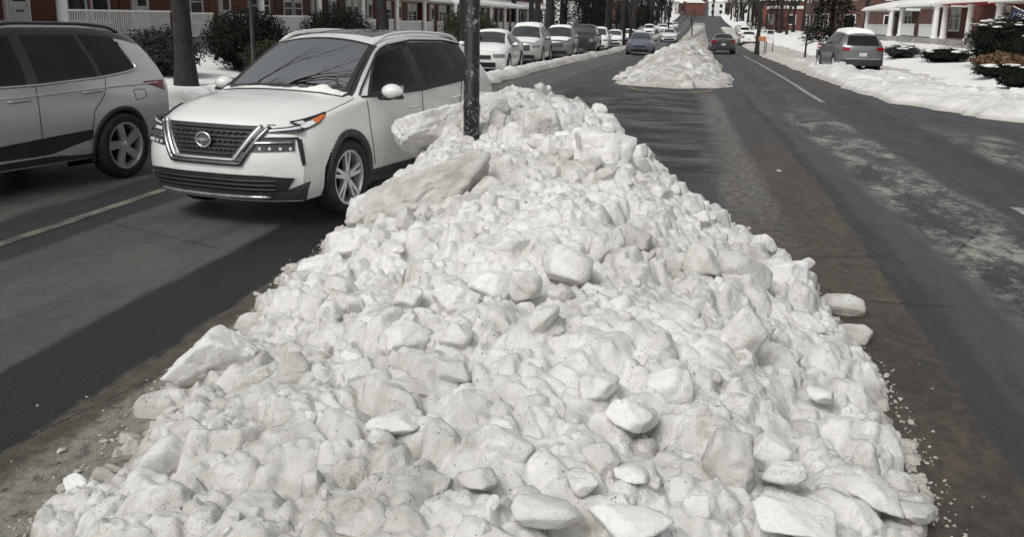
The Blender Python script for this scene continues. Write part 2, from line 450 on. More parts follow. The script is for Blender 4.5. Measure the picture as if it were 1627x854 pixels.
# near snow pile -----------------------------------------------------
def stamp_stones(Z, X, Y, dx, dy, n, rmin, rmax, rng, mask, lift=.35, power=1.6, soft=.07):
    ny, nx = Z.shape; x0, y0 = X[0, 0], Y[0, 0]
    for _ in range(n):
        cx = rng.uniform(X.min(), X.max()); cy = rng.uniform(Y.min(), Y.max())
        if mask(cx, cy) < rng.random(): continue
        r = rmin + (rmax-rmin)*rng.random()**power
        ys = np.searchsorted(dy, cy-r*1.5), np.searchsorted(dy, cy+r*1.5)
        xs = np.searchsorted(dx, cx-r*1.5), np.searchsorted(dx, cx+r*1.5)
        if ys[1]-ys[0] < 3 or xs[1]-xs[0] < 3: continue
        sx = X[ys[0]:ys[1], xs[0]:xs[1]]-cx; sy = Y[ys[0]:ys[1], xs[0]:xs[1]]-cy
        zc = Z[ys[0]:ys[1], xs[0]:xs[1]].copy(); base = float(np.median(zc))
        a = rng.uniform(0, np.pi); st = rng.uniform(.7, 1.45)
        u = (sx*np.cos(a)+sy*np.sin(a))/(r*st); v = (-sx*np.sin(a)+sy*np.cos(a))/(r/st)
        h = .62+rng.uniform(-.3, .3)*u+rng.uniform(-.3, .3)*v
        for k in range(7):
            an = 2*np.pi*k/7+rng.uniform(-.4, .4); sl = rng.uniform(1.0, 3.4); d = rng.uniform(.62, .95)
            p = sl*(d-(u*np.cos(an)+v*np.sin(an)))
            m = soft; hh = np.clip(.5+.5*(p-h)/m, 0, 1); h = p*(1-hh)+h*hh - m*hh*(1-hh)
        hz = base + r*(h*.85-(.30-lift*.3))
        keep = h > -.2
        moat = np.exp(-((h+.25)/.28)**2)*(h < .05); zc = zc - r*.24*moat
        Z[ys[0]:ys[1], xs[0]:xs[1]] = np.where(keep, np.maximum(zc, hz), zc)

def make_pile():
    rng = np.random.default_rng(7)
    dx = np.arange(-3.1, 1.65, .0105)
    dy = np.concatenate([np.arange(-3.0, 1.6, .06), np.arange(1.6, 5.5, .010), np.arange(5.5, 9, .015), np.arange(9, 13.4, .022)])
    X, Y = np.meshgrid(dx, dy)
    Yc = np.maximum(Y, 1.0)
    wx = X + .16*(fbm(X*1.3, Y*1.3, 4, 3)-.5)*2; wy = Yc + .2*(fbm(X*1.2+9, Y*1.2, 4, 5)-.5)*2
    Z = pile_base(wx, wy)
    up = np.clip((Z+.02)*6, 0, 1)
    Z += up*(.16*(fbm(X*1.4, Y*1.4, 3, 11)-.5) + .13*(fbm(X*3.6, Y*3.1, 4, 12)-.5))
    # ledges: slabs that broke along tilted planes
    k = (Z + .35*fbm(X*.8, Y*.8, 2, 8) + .10*(X+Y*.4))/.16
    fr = k-np.floor(k); led = np.where(fr > .8, (fr-.8)*5, 0)
    Z += up*.045*(led-fr)*(fbm(X*1.1, Y*1.1, 3, 21) > .42)
    msk = lambda x, y: 1. if pile_base(np.float64(x), np.float64(max(y, 1.)))-.0 > .0 else .12
    stamp_stones(Z, X, Y, dx, dy, 520, .10, .25, rng, msk, .2, 1.6)
    stamp_stones(Z, X, Y, dx, dy, 2200, .045, .13, rng, msk, .5, 1.6)
    Z += np.clip((Z+.02)*8, 0, 1)*(.030*(fbm(X*9, Y*9, 3, 31)-.5) + .012*(fbm(X*34, Y*34, 3, 33)-.5))
    crumb = fbm(X*.9+4, Y*.9, 3, 77)
    mk2 = lambda x, y: msk(x, y)*(1. if vnoise(np.float64(x*1.7), np.float64(y*1.7), 5) > .45 else .25)
    stamp_stones(Z, X, Y, dx, dy, 11000, .016, .055, rng, mk2, .9, 1.6, .12)
    Z = np.where(Z < .012, np.minimum(Z, -.02), Z)
    global PILE; PILE = (dx, dy, Z)
    o = big_grid('snow_pile', X, Y, Z, M['snow'])
    tag(o, 'big dirty heap of plowed snow filling the median in the foreground', 'snow pile', kind='stuff')
make_pile()
def pile_z(x, y):
    dx, dy, Z = PILE; i = int(np.clip(np.searchsorted(dy, y), 0, len(dy)-1)); j = int(np.clip(np.searchsorted(dx, x), 0, len(dx)-1))
    return float(Z[i, j])

# chunks of snow lying on it ------------------------------------------
def chunk_mesh(seed, dim, planes=13, sharp=.05, sub=4, noise=.03, lobe=None):
    rng = random.Random(seed); bm = bmesh.new()
    bmesh.ops.create_icosphere(bm, subdivisions=sub, radius=1.)
    pl = []
    for i in range(planes):
        v = Vector((rng.gauss(0, 1), rng.gauss(0, 1), rng.gauss(0, .8))).normalized()
        pl.append((v, rng.uniform(.62, .98)))
    V = np.array([v.co for v in bm.verts]); h = np.full(len(V), 1.3)
    for ax in ((1, 0, 0), (-1, 0, 0), (0, 1, 0), (0, -1, 0), (0, 0, 1), (0, 0, -1)):
        pl.append(((Vector(ax)+Vector((rng.gauss(0, .28), rng.gauss(0, .28), rng.gauss(0, .28)))).normalized(), rng.uniform(.74, .95)))
    for n, d in pl:
        c = V @ np.array(n); p = np.where(c > .05, d/np.maximum(c, .05), 9.)
        hh = np.clip(.5+.5*(p-h)/sharp, 0, 1); h = p*(1-hh)+h*hh - sharp*hh*(1-hh)
    P = V*h[:, None]
    if lobe: P[:, 2] += lobe*np.exp(-((P[:, 0]-.5)**2)/.18)*(P[:, 2] > 0)
    P = P*np.array(dim)/2; s = seed*1.37
    u = .42*float(np.prod(dim))**(1/3)   # bumps keep one size however long the chunk is
    Q = P/max(u, .02) if max(dim) < .8 else P/.14
    nz = (fbm(Q[:, 0]*1.1+s, Q[:, 1]*1.1+Q[:, 2]*.8, 4, seed)-.5)*noise*5 + (fbm(Q[:, 0]*3.1+s, Q[:, 2]*3.0+Q[:, 1]*2.4, 4, seed+5, .65)-.5)*noise*3.8
    nz = nz - noise*1.5*np.clip(.10-np.abs(fbm(Q[:, 0]*.9+s+5, Q[:, 1]*.9-Q[:, 2]*1.1, 3, seed+9)-.5), 0, .1)/.1
    P = P + V*(nz*min(dim)*.5*(1 if max(dim) < .8 else .8))[:, None]
    for v, p in zip(bm.verts, P): v.co = p
    for f in bm.faces: f.smooth = True
    me = bpy.data.meshes.new('snow_chunk'); bm.to_mesh(me); bm.free()
    me.materials.append(M['chunk_snow']); return me

CHUNKS = [
 (-1.889, 7.303, 0.501, 1.309, 0.72, 0.483, 0.17, -0.12, -0.36, 3, None, 'largest of all the slabs, long and speckled, left of the black pole'),
 (-2.297, 9.5, 0.799, 0.999, 0.6, 0.433, 0.21, -0.1, -0.41, 8, None, 'pointed grey slab jutting left from behind the black pole'),
 (-2.26, 4.421, 0.15, 0.43, 0.27, 0.25, 0.35, -0.03, -0.36, 21, 0.25, 'smooth two-lobed white chunk alone at the left edge of the pile'),
 (-2.204, 3.215, 0.032, 0.121, 0.109, 0.193, 0.73, 0.09, -0.21, 5, None, 'small pointed lump of clean snow at the lower left edge'),
 (-1.886, 3.311, 0.143, 0.25, 0.175, 0.205, 0.6, -0.08, -0.26, 6, None, 'flat cracked slab at the lower left of the pile'),
 (-1.7, 2.988, 0.158, 0.207, 0.145, 0.141, 0.53, -0.07, -0.45, 13, None, 'flat slab tilted up at the lower left, below a cracked one'),
 (-1.759, 3.366, 0.178, 0.201, 0.141, 0.077, 0.38, -0.12, -0.21, 9, None, 'thin pointed chunk right of the cracked slab at lower left'),
 (-1.501, 3.333, 0.241, 0.134, 0.107, 0.06, 0.34, 0.13, -0.08, 10, None, 'small pale pointed lump beside a brown hollow, lower left'),
 (-1.504, 3.561, 0.268, 0.162, 0.13, 0.112, 0.5, 0.09, 0.1, 11, None, 'rounded chunk with a brown dirt stain on its underside, lower left'),
 (-1.525, 4.309, 0.342, 0.184, 0.147, 0.151, 0.43, -0.09, 0.31, 12, None, 'clean wedge-shaped chunk at mid left of the pile'),
 (-1.01, 4.627, 0.498, 0.311, 0.218, 0.18, 0.16, 0.04, 0.21, 23, None, 'bright smooth white chunk below the black pole'),
 (-0.856, 4.78, 0.54, 0.266, 0.213, 0.176, 0.25, 0.11, -0.1, 14, None, 'grey chunk leaning on the bright smooth one below the pole'),
 (-0.839, 5.36, 0.61, 0.218, 0.153, 0.15, 0.27, -0.12, -0.54, 15, None, 'oval chunk on edge above the bright smooth ones'),
 (-0.671, 4.759, 0.56, 0.176, 0.158, 0.174, 0.17, 0.05, 0.0, 16, None, 'knobbly white chunk in the middle of the pile'),
 (-0.483, 4.987, 0.601, 0.284, 0.227, 0.221, 0.1, -0.1, 0.16, 17, None, 'broad boulder of snow with a crown near the middle'),
 (-0.499, 7.678, 0.854, 0.492, 0.344, 0.403, 0.06, -0.12, 0.1, 18, None, 'big rounded boulder on the ridge of the pile right of the pole'),
 (-2.261, 6.154, 0.208, 0.371, 0.26, 0.197, 0.48, 0.11, -0.26, 19, None, 'clean white lump hanging over the left edge toward the white car'),
 (-2.136, 6.46, 0.302, 0.435, 0.304, 0.236, 0.33, -0.06, -0.36, 20, None, 'rough grey chunk at the left edge behind the clean white lump'),
 (0.079, 4.647, 0.495, 0.28, 0.224, 0.123, 0.11, 0.02, 0.08, 22, None, 'long low chunk left of the upright leaning slab'),
 (0.36, 4.449, 0.412, 0.228, 0.137, 0.347, 0.03, 0.1, 0.45, 24, None, 'tall flat slab leaning upright over a dark gap'),
 (0.07, 3.85, 0.418, 0.218, 0.174, 0.201, -0.02, -0.03, 0.26, 25, None, 'large chunk with one dark grimy face in the right centre'),
 (-0.223, 3.721, 0.439, 0.197, 0.158, 0.138, 0.09, -0.02, -0.1, 26, None, 'rounded pale chunk left of the one with the grimy face'),
 (-0.075, 3.575, 0.404, 0.215, 0.172, 0.105, -0.08, -0.06, 0.31, 27, None, 'wedge of snow in front of the chunk with the grimy face'),
 (-0.966, 3.401, 0.356, 0.232, 0.163, 0.089, 0.37, -0.14, 0.13, 28, None, 'brick-like smooth chunk under a long thin slab'),
 (-1.009, 3.716, 0.387, 0.338, 0.135, 0.074, 0.13, 0.04, 0.13, 29, None, 'long thin slab with a shadowed underside, left centre'),
 (-1.157, 3.43, 0.329, 0.165, 0.132, 0.12, 0.26, 0.01, 0.36, 30, None, 'pale angular chunk left of the brick-like one'),
 (-0.516, 3.227, 0.379, 0.239, 0.191, 0.143, 0.15, -0.05, 0.31, 31, None, 'large greyish speckled boulder at the bottom centre'),
 (0.292, 3.395, 0.322, 0.268, 0.214, 0.227, 0.06, -0.09, 0.1, 32, None, 'biggest round boulder of snow at the lower right'),
 (0.765, 6.025, 0.311, 0.366, 0.293, 0.295, -0.15, -0.09, 0.1, 33, None, 'bright blocky chunk standing on the right edge of the pile'),
 (1.223, 6.632, 0.011, 0.382, 0.267, 0.182, -0.14, -0.07, 0.31, 34, None, 'long chunk at the right edge below the blocky one'),
 (0.806, 5.338, 0.267, 0.246, 0.197, 0.119, -0.19, 0.07, 0.21, 35, None, 'small smooth chunk just inside the right edge'),
 (1.181, 6.031, 0.008, 0.269, 0.215, 0.138, -0.25, 0.02, 0.21, 36, None, 'pair-like ragged chunk at the right edge above the gutter'),
 (0.755, 4.353, 0.233, 0.161, 0.129, 0.071, -0.05, -0.12, 0.16, 37, None, 'small bright cap-shaped chunk on the right slope'),
 (0.851, 3.606, 0.146, 0.25, 0.2, 0.11, -0.36, -0.08, 0.26, 38, None, 'long pale chunk at the lower right beside the gutter'),
 (0.507, 3.461, 0.262, 0.179, 0.143, 0.109, -0.07, 0.03, 0.16, 39, None, 'smooth dome of snow right of the biggest round boulder'),
 (0.501, 3.163, 0.238, 0.304, 0.243, 0.134, -0.24, -0.05, 0.1, 40, None, 'massive bright lump at the bottom right of the pile'),
 (0.998, 3.587, 0.078, 0.17, 0.136, 0.08, -0.37, -0.01, 0.21, 41, None, 'chunk at the far lower right corner of the pile'),
 (-0.061, 3.165, 0.347, 0.15, 0.12, 0.066, -0.12, 0.06, 0.16, 42, None, 'brick-shaped clean chunk at the bottom right of centre'),
 (-0.222, 3.062, 0.345, 0.129, 0.103, 0.057, 0.19, 0.14, -0.05, 43, None, 'arrowhead-shaped chunk at the bottom centre'),
 (0.163, 3.043, 0.3, 0.106, 0.085, 0.126, 0.02, 0.14, 0.0, 44, None, 'knobbly bright chunk left of the massive one at the bottom'),
 (-0.05, 2.892, 0.305, 0.254, 0.203, 0.112, -0.13, -0.06, 0.05, 45, None, 'wide bright mound at the bottom edge right of centre'),
 (0.229, 5.509, 0.539, 0.272, 0.217, 0.195, 0.1, 0.08, 0.26, 46, None, 'square slab on the right shoulder of the pile'),
 (0.463, 5.669, 0.458, 0.415, 0.332, 0.183, -0.11, 0.13, 0.36, 47, None, 'long dirty chunk on the right shoulder beside the square slab'),
 (-1.116, 8.776, 0.933, 0.42, 0.336, 0.388, 0.16, 0.1, 0.16, 48, None, 'brown-stained chunk on top of the pile right of the pole'),
 (-1.421, 8.052, 0.774, 0.239, 0.191, 0.105, 0.11, -0.09, 0.1, 49, None, 'thin flat piece leaning on the foot of the pole'),
 (-0.322, 2.88, 0.319, 0.265, 0.163, 0.09, 0.09, -0.11, 0.1, 50, None, 'low grey mound at the bottom centre edge'),
 (-0.878, 2.812, 0.278, 0.242, 0.133, 0.073, 0.27, 0.14, -0.05, 51, None, 'low rounded mound at the bottom left of centre'),
 (-0.578, 3.031, 0.342, 0.169, 0.135, 0.074, 0.14, -0.15, 0.0, 52, None, 'flat pitted chunk at the bottom left of the greyish boulder'),
 (-0.843, 3.816, 0.426, 0.2, 0.16, 0.107, 0.08, -0.1, 0.21, 53, None, 'soft-edged grey chunk in the left centre of the pile'),
 (-0.201, 5.605, 0.649, 0.307, 0.246, 0.141, 0.12, -0.04, 0.16, 54, None, 'shallow speckled chunk above the crown boulder to its right'),
 (-0.27, 4.305, 0.51, 0.236, 0.189, 0.108, -0.0, -0.12, 0.16, 55, None, 'shallow chunk above the rounded pale one at right centre'),
 (-0.782, 5.634, 0.652, 0.26, 0.208, 0.136, 0.28, -0.02, -0.26, 57, None, 'low chunk between the pole and the crown boulder'),
]

for k, (x, y, z, L, W, H, rz, rx, ry, seed, lobe, lab) in enumerate(CHUNKS):
    o = bpy.data.objects.new('snow_chunk', chunk_mesh(seed, (L, W, H), 9+seed % 5, .025+.012*(seed % 4), 5 if L > .3 else 4, .04 if L < .7 else .07, lobe))
    link(o); o.location = (x, y, z+.01+H*.02); o.rotation_euler = (rx, ry, rz)
    if any(w in lab for w in ('bright', 'clean', 'smooth')): o.data.materials[0] = M['bright_snow']
    tag(o, lab, 'snow chunk', 'large snow chunks on the pile')
protos = [chunk_mesh(100+i, (1, random.Random(i).uniform(.55, .95), random.Random(i+50).uniform(.55, .9)), 8+i % 4, .015+.014*(i % 3), 4, .042) for i in range(16)]
rng = random.Random(12); cnt = 0
while cnt < 235:
    x = rng.uniform(-2.5, 1.2); y = 2.2 + 9.5*rng.random()**1.5
    b = float(pile_base(np.float64(x), np.float64(y)))
    if b < .03 or any((x-c[0])**2+(y-c[1])**2 < (c[3]*.5)**2 for c in CHUNKS): continue
    s = .06 + .20*rng.random()**2.2
    if y < 4: s *= .8
    o = bpy.data.objects.new('snow_chunk', protos[cnt % 16]); link(o)
    o.location = (x, y, pile_z(x, y)+s*.02); o.scale = (s, s, s); o.rotation_euler = (rng.uniform(-1.2, 1.2), rng.uniform(-1.2, 1.2), rng.uniform(0, 6.28))
    tag(o, 'fist-sized lump of dirty white snow lying loose on the big pile', 'snow lump', 'small snow lumps scattered over the pile'); cnt += 1

# crumbs that rolled off onto the asphalt
rng = random.Random(77); mb = MB(); _ico = bmesh.new(); bmesh.ops.create_icosphere(_ico, subdivisions=1, radius=1.)
_iv = np.array([v.co for v in _ico.verts]); _if = [tuple(v.index for v in f.verts) for f in _ico.faces]; _ico.free()
for i in range(1300):
    y = rng.uniform(1.6, 12.8); left = rng.random() < .45; e = float(_xl(y)) if left else float(_xr(y))
    d = abs(rng.gauss(0, .05 if rng.random() < .93 else .22))-.05; x = e-d if left else e+d
    s = rng.uniform(.003, .010)*(1 if rng.random() < .93 else 2.4)
    V = _iv*np.array([rng.uniform(.55, 1.35) for _ in _iv])[:, None]*s*np.array([1, rng.uniform(.7, 1.3), rng.uniform(.5, .9)])
    mb.add(V+np.array([x, y, max(.0, pile_z(x, y))+s*.35]), _if)
o = mb.build('snow_crumbs', M['snow']); tag(o, 'fine crumbs of snow strewn on the asphalt around the big pile', 'snow crumbs', kind='stuff')

# far median pile and the plowed banks along both kerbs ----------------
def bank(name, label, y0, y1, prof, step, stones, seed, ex=None, m='bank_snow', smin=.05, smax=.22, xr=(-2, 2)):
    rng = np.random.default_rng(seed)
    dy = [y0]
    while dy[-1] < y1: dy.append(dy[-1] + step*(1 + max(0, dy[-1]-25)*.035))
    dy = np.array(dy); dx = np.arange(xr[0], xr[1], step)
    X, Y = np.meshgrid(dx, dy)
    wx = X + .5*(fbm(X*.9, Y*.9, 4, seed)-.5); wy = Y + .9*(fbm(X*1.2+7, Y*1.1, 4, seed+1)-.5)
    Z = prof(wx, wy)-.05; up = np.clip((Z+.02)*5, 0, 1)
    Z = Z + up*(.22*(fbm(X*1.1, Y*1.1, 4, seed+3)-.5) + .06*(fbm(X*4, Y*4, 3, seed+4)-.5))
    stamp_stones(Z, X, Y, dx, dy, stones, smin, smax, rng, lambda x, y: 1. if prof(np.float64(x), np.float64(y)) > .03 else 0., .5, 2.)
    Z = np.where(Z < .01, -.06, Z)
    o = big_grid(name, X+xoff(Y), Y, Z + zroad(Y), M[m]); tag(o, label, 'snow bank', kind='stuff'); return o
_fz = curve([28.2, 30, 33, 38, 44, 60, 90, 130, 260], [-.06, .42, .70, .98, 1.02, .80, .70, .6, .5])
_fl = curve([28.6, 30, 34, 300], [-1.1, -1.85, -1.98, -1.5])
_fr = curve([28.6, 30, 34, 40, 300], [1.1, 1.85, 1.95, 1.6, 1.4])
def farprof(X, Y):
    t = np.where(X < 0, X/_fl(Y), X/_fr(Y)); return _fz(Y)*(1-np.clip(np.abs(t), 0, 1.3)**1.5) - .03
bank('median_snow_bank', 'long heap of plowed snow on the far median beyond the crossing', 28.2, 250, farprof, .045, 5200, 3, m='far_snow', smin=.06, smax=.34, xr=(-2.3, 2.3))
# right: diagonal corner bank, then along the kerb
_re = curve([12, 17, 20.7, 24, 27.3, 32, 40, 60, 260], [14., 9.6, 6.95, 5.7, 4.95, 4.75, 4.6, 4.6, 4.8])
def rprof(X, Y):
    d = X-_re(Y); hump = .20*np.exp(-((d-.9)/.6)**2) + .22*np.clip(d/1.6, 0, 1)
    hump = hump*(1+.5*(fbm(X*.5, Y*.35, 3, 61)-.5)) + .25*np.exp(-((Y-37.5)/2.5)**2-((d-1.1)/.9)**2)
    hump = hump - .30*np.exp(-((X-8.5-.12*np.sin(Y*.4))/.20)**4)*np.clip((Y-18)/4, 0, 1)
    return np.where(d < 0, -.03+0*X, hump*np.clip(d/.35, 0, 1)) - .02 - .5*np.clip((d-4.6)/1.5, 0, 1)
bank('kerb_snow_bank', 'low plowed snow bank along the right kerb in front of the brick houses', 14, 240, rprof, .07, 3000, 5, xr=(4.0, 16.), smax=.3)
_le = curve([-30, 10, 24, 26, 30, 60, 260], [-8.7, -8.7, -8.5, -5.3, -4.95, -4.95, -5.])
def lprof(X, Y):
    d = _le(Y)-X; hump = .24*np.exp(-((d-.55)/.40)**2) + .05*np.clip(d/.4, 0, 1)
    return np.where(d < 0, -.03+0*X, hump*np.clip(d/.25, 0, 1)) - .02 - .5*np.clip((d-1.35)/.5, 0, 1)
bank('kerb_snow_bank', 'narrow plowed snow bank between the left lane and the row of parked cars', 24.6, 200, lprof, .07, 700, 9, xr=(-7.5, -4.6), smax=.15)
def lprof2(X, Y):
    d = -8.7-X; hump = .42*np.exp(-((d-.9)/.6)**2); return np.where(d < 0, -.03+0*X, hump*np.clip(d/.3, 0, 1)+.02)-.02 - .5*np.clip((d-2.)/.6, 0, 1)
bank('kerb_snow_bank', 'snow bank on the left pavement behind the silver car and the street tree', 4, 60, lprof2, .08, 500, 14, xr=(-11.3, -8.5), smax=.15)

sheet('path', np.linspace(8.22, 8.78, 4), np.arange(18, 60, 1.5), lambda X, Y: zroad(Y) + .035 + 0*X, M['slush'])
# ----------------------------------------------------------------- cars
def paint(name, col, rough=.32, metal=0., coat=.6, flake=0.):
    g = G(name); nz = g.noise(g.obj, 2.2, 4, .6)
    z = g.xyz(g.obj)[2]
    grime = g.math('MULTIPLY', g.math('SUBTRACT', 1., g.step(z, .15, .75)), g.step(g.noise(g.obj, 7., 6, .7), .30, .68))
    c = g.mix(g.math('MULTIPLY', grime, .42), col, (.20, .185, .165))
    r = g.math('ADD', rough, g.math('MULTIPLY', grime, .3))
    return g.out(c, r, metal, None, Coat_Weight=coat, Coat_Roughness=.06)
M['paint_white'] = paint('pearl_white_paint', (.80, .795, .765))
M['paint_silver'] = paint('silver_paint', (.68, .68, .69), .26, .4)
M['paint_black'] = paint('black_paint', (.012, .012, .014), .25)
M['paint_blue'] = paint('steel_blue_paint', (.09, .12, .18), .3, .3)
M['paint_grey'] = paint('grey_green_paint', (.16, .17, .165), .3, .4)
M['paint_dark'] = paint('charcoal_paint', (.025, .027, .032), .25)
M['paint_tan'] = paint('champagne_paint', (.48, .47, .44), .3, .3)
M['plastic'] = plain('black_plastic', (.022, .022, .023), .55, var=.3, scale=9.)
M['cladding'] = plain('wheel_arch_plastic', (.04, .04, .04), .7, var=.35, scale=11.)
M['dark'] = plain('dark_underbody', (.008, .008, .008), .9)
M['chrome'] = plain('chrome', (.72, .72, .72), .16, 1., var=.05)
M['dchrome'] = plain('dark_chrome', (.20, .20, .21), .22, 1., var=.1)
M['rubber'] = plain('tyre_rubber', (.018, .018, .018), .85, var=.5, scale=12., bump=.004, bscale=60)
M['alloy'] = plain('alloy', (.62, .62, .63), .28, .6, var=.15)
M['glass'] = plain('car_glass', (.010, .011, .012), .04, var=.3, scale=1.5, Specular_IOR_Level=.32)
def clear_glass(name, tint):
    g = G(name); t = g.t; lw = g.n('ShaderNodeFresnel'); lw.inputs[0].default_value = 1.5
    tr = g.n('ShaderNodeBsdfTransparent'); tr.inputs[0].default_value = (*tint, 1); gl = g.n('ShaderNodeBsdfGlossy'); gl.inputs['Roughness'].default_value = .01; gl.inputs['Color'].default_value = (.55, .57, .58, 1)
    mx = g.n('ShaderNodeMixShader'); t.links.new(lw.outputs[0], mx.inputs[0]); t.links.new(tr.outputs[0], mx.inputs[1]); t.links.new(gl.outputs[0], mx.inputs[2])
    t.links.new(mx.outputs[0], t.nodes['Material Output'].inputs['Surface']); t.nodes.remove(g.b); return g.m
M['clear'] = clear_glass('clear_windscreen', (.62, .68, .66)); M['tint'] = clear_glass('privacy_glass', (.12, .125, .13)); M['halftint'] = clear_glass('front_door_glass', (.5, .55, .54))
M['seat'] = plain('seat_leather', (.045, .043, .042), .6, var=.2); M['liner'] = plain('headliner', (.22, .21, .20), .9, var=.1)
M['wind'] = plain('windscreen_glass', (.03, .036, .036), .02, var=.5, scale=1.2, Coat_Weight=1., Coat_Roughness=.01)
M['lens'] = plain('lamp_lens', (.30, .30, .31), .1, .6, var=.3, scale=20.)
M['lensdark'] = plain('lamp_smoked', (.07, .07, .075), .12, .3, var=.3, scale=20.)
M['led'] = plain('lamp_white', (.75, .75, .75), .2, .2, var=.05)
M['amber'] = plain('amber_lens', (.62, .16, .05), .25, var=.2, scale=30.)
M['redlens'] = plain('red_lens', (.22, .008, .01), .15, var=.3, scale=20.)
M['plate'] = plain('licence_plate', (.5, .5, .48), .5, var=.1)
M['rail'] = plain('roof_rail', (.35, .35, .36), .35, .6, var=.1)

class Car:
    """body surface from side and plan curves; s runs from the front bumper back, y to the left side of the car, z up"""
    def __init__(c, p):
        c.p = p; c.L = p['L']
        for k in ('zc', 'zr', 'wr', 'zbelt', 'wbelt', 'wm', 'zb', 'wb'):
            setattr(c, k, curve(*zip(*p[k])))
        c.zm = p.get('zm', .62)
    def keys(c, s):
        zb, zr, zt = float(c.zb(s)), float(c.zr(s)), float(c.zbelt(s)); zt = min(zt, zr-.015)
        zm = min(c.zm, zt-.08)
        zs = [zb, zb+.10, zm, zt, zr]; ys = [float(c.wb(s)), float(c.wb(s))+.6*(float(c.wm(s))-float(c.wb(s))), float(c.wm(s)), float(c.wbelt(s)), float(c.wr(s))]
        return zs, ys
    def defo(c, s, y, z):
        p = c.p; a = np.abs(y)
        F = p['nose']*(a/.92)**p.get('npow', 3.2) + p['nz_hi']*np.maximum(0, z-.55)**2 + p['nz_lo']*np.maximum(0, .5-z)**2
        Rr = p['tail']*(a/.92)**3.4 + p['tz_hi']*np.maximum(0, z-p.get('tz0', .95))**1.3 + .3*np.maximum(0, .55-z)**2
        ff = np.clip(1-s/p.get('nfade', 1.1), 0, 1)**2; rf = np.clip(1-(c.L-s)/1.1, 0, 1)**2
        return s + F*ff - Rr*rf
    def side(c, s, z, off=0.):
        zs, ys = c.keys(s); zz = np.clip(z, zs[0], zs[-1])
        y = float(curve(zs, ys)(zz)); a = float(curve(zs, ys)(min(zz+.02, zs[-1]))); b = float(curve(zs, ys)(max(zz-.02, zs[0])))
        n = np.array([0, .04, -(a-b)]); n /= np.linalg.norm(n)
        return np.array([y+n[1]*off, float(c.defo(s, y, z)), z+n[2]*off])
    def top(c, s, y, off=0.):
        wr, zr, zc = float(c.wr(s)), float(c.zr(s)), float(c.zc(s)); t = min(1., abs(y)/wr)
        cr = c.p.get('crease', 0)*math.exp(-((abs(y)-.50)/.07)**2)*max(0, 1-abs(s-.65)/.6) if s < 1.2 else 0
        z = zr + (zc-zr)*(1-t**2.4) + cr
        return np.array([y, float(c.defo(s, y, z)), z+off])
    def front(c, y, z, off=0.):
        return np.array([y, float(c.defo(0, y, z))-off, z])
    def rear(c, y, z, off=0.):
        return np.array([y, float(c.defo(c.L, y, z))+off, z])
    def W(c, p): return (p[0], p[1]-c.L/2, p[2])
    def body(c, root, mat, wheels=True, ns=64, na=36, nt=9, holes=None):
        S = np.unique(np.concatenate([np.linspace(0, c.L, ns), np.array(c.p.get('ext', []))] + ([np.arange(a-.5, a+.5, .022) for a in c.p['axles']] if ns > 60 else []) + ([np.arange(1.18, 4.3, .025)] if holes else [])))
        P = []
        for s in S:
            zs, ys = c.keys(s); f = curve(zs, ys)
            zz = np.concatenate([np.linspace(zs[0], zs[3], na-8)[:-1], np.linspace(zs[3], zs[4], 9)])
            ring = [(float(f(z)), float(c.defo(s, float(f(z)), z)), z) for z in zz]
            wr = ring[-1][0]
            for t in np.linspace(1, 0, nt)[1:]:
                ring.append(tuple(c.top(s, wr*t)))
            full = ring + [(-x, y, z) for x, y, z in ring[-2::-1]]
            P.append(full)
        P = np.array(P); P[..., 1] -= c.L/2
        n, m = P.shape[:2]
        # open the wheel arches
        ctr = (P[:-1, :-1]+P[1:, :-1]+P[1:, 1:]+P[:-1, 1:])/4
        skip = np.zeros(ctr.shape[:2], bool)
        if wheels:
            for ws in c.p['axles']:
                skip |= (np.hypot(ctr[..., 1]-(ws-c.L/2), ctr[..., 2]-c.p['rw']) < c.p['rw']+.048) & (np.abs(ctr[..., 0]) > .45)
        if holes:
            polys, (hb, ht, hf, bow) = holes; mm = P.shape[1]; nside = (mm+1)//2-(nt-1)
            Sc = np.repeat(((S[:-1]+S[1:])/2)[:, None], mm-1, 1); Zc, Yc = ctr[..., 2], ctr[..., 0]
            J = np.repeat(np.arange(mm-1)[None], len(S)-1, 0); side_ = (J < nside-1) | (J >= mm-nside)
            for pg in polys:
                ins = np.zeros(Sc.shape, bool); q = len(pg)
                for a in range(q):
                    (x1, y1), (x2, y2) = pg[a], pg[(a+1) % q]
                    ins ^= ((y1 > Zc) != (y2 > Zc)) & (Sc < (x2-x1)*(Zc-y1)/((y2-y1) if y2 != y1 else 1e-9)+x1)
                skip |= ins & side_
            U = Yc/c.wr(Sc); skip |= (~side_) & (Sc > hb+bow*U*U) & (Sc < ht) & (np.abs(U) < hf)
        mb = MB(); mb.grid(P, skip)
        for k, (i, fn) in enumerate(((0, c.front), (n-1, c.rear))):
            rows = []
            for j in range((m+1)//2):
                a, b = P[i, j], P[i, m-1-j]
                rows.append([(y, fn(y, a[2])[1]-c.L/2, a[2]) if 0 < t < 14 else tuple(a if t == 0 else b) for t, y in enumerate(np.linspace(a[0], b[0], 15))])
            mb.grid(np.array(rows))
        # floor
        mb.grid(np.stack([P[:, 0], P[:, -1]], 1), np.array([[any(abs((S[i]+S[i+1])/2-ws) < c.p['rw']+.06 for ws in c.p['axles'])] for i in range(n-1)]))
        return mb.build('body', mat, root, angle=38, weld=.0008)
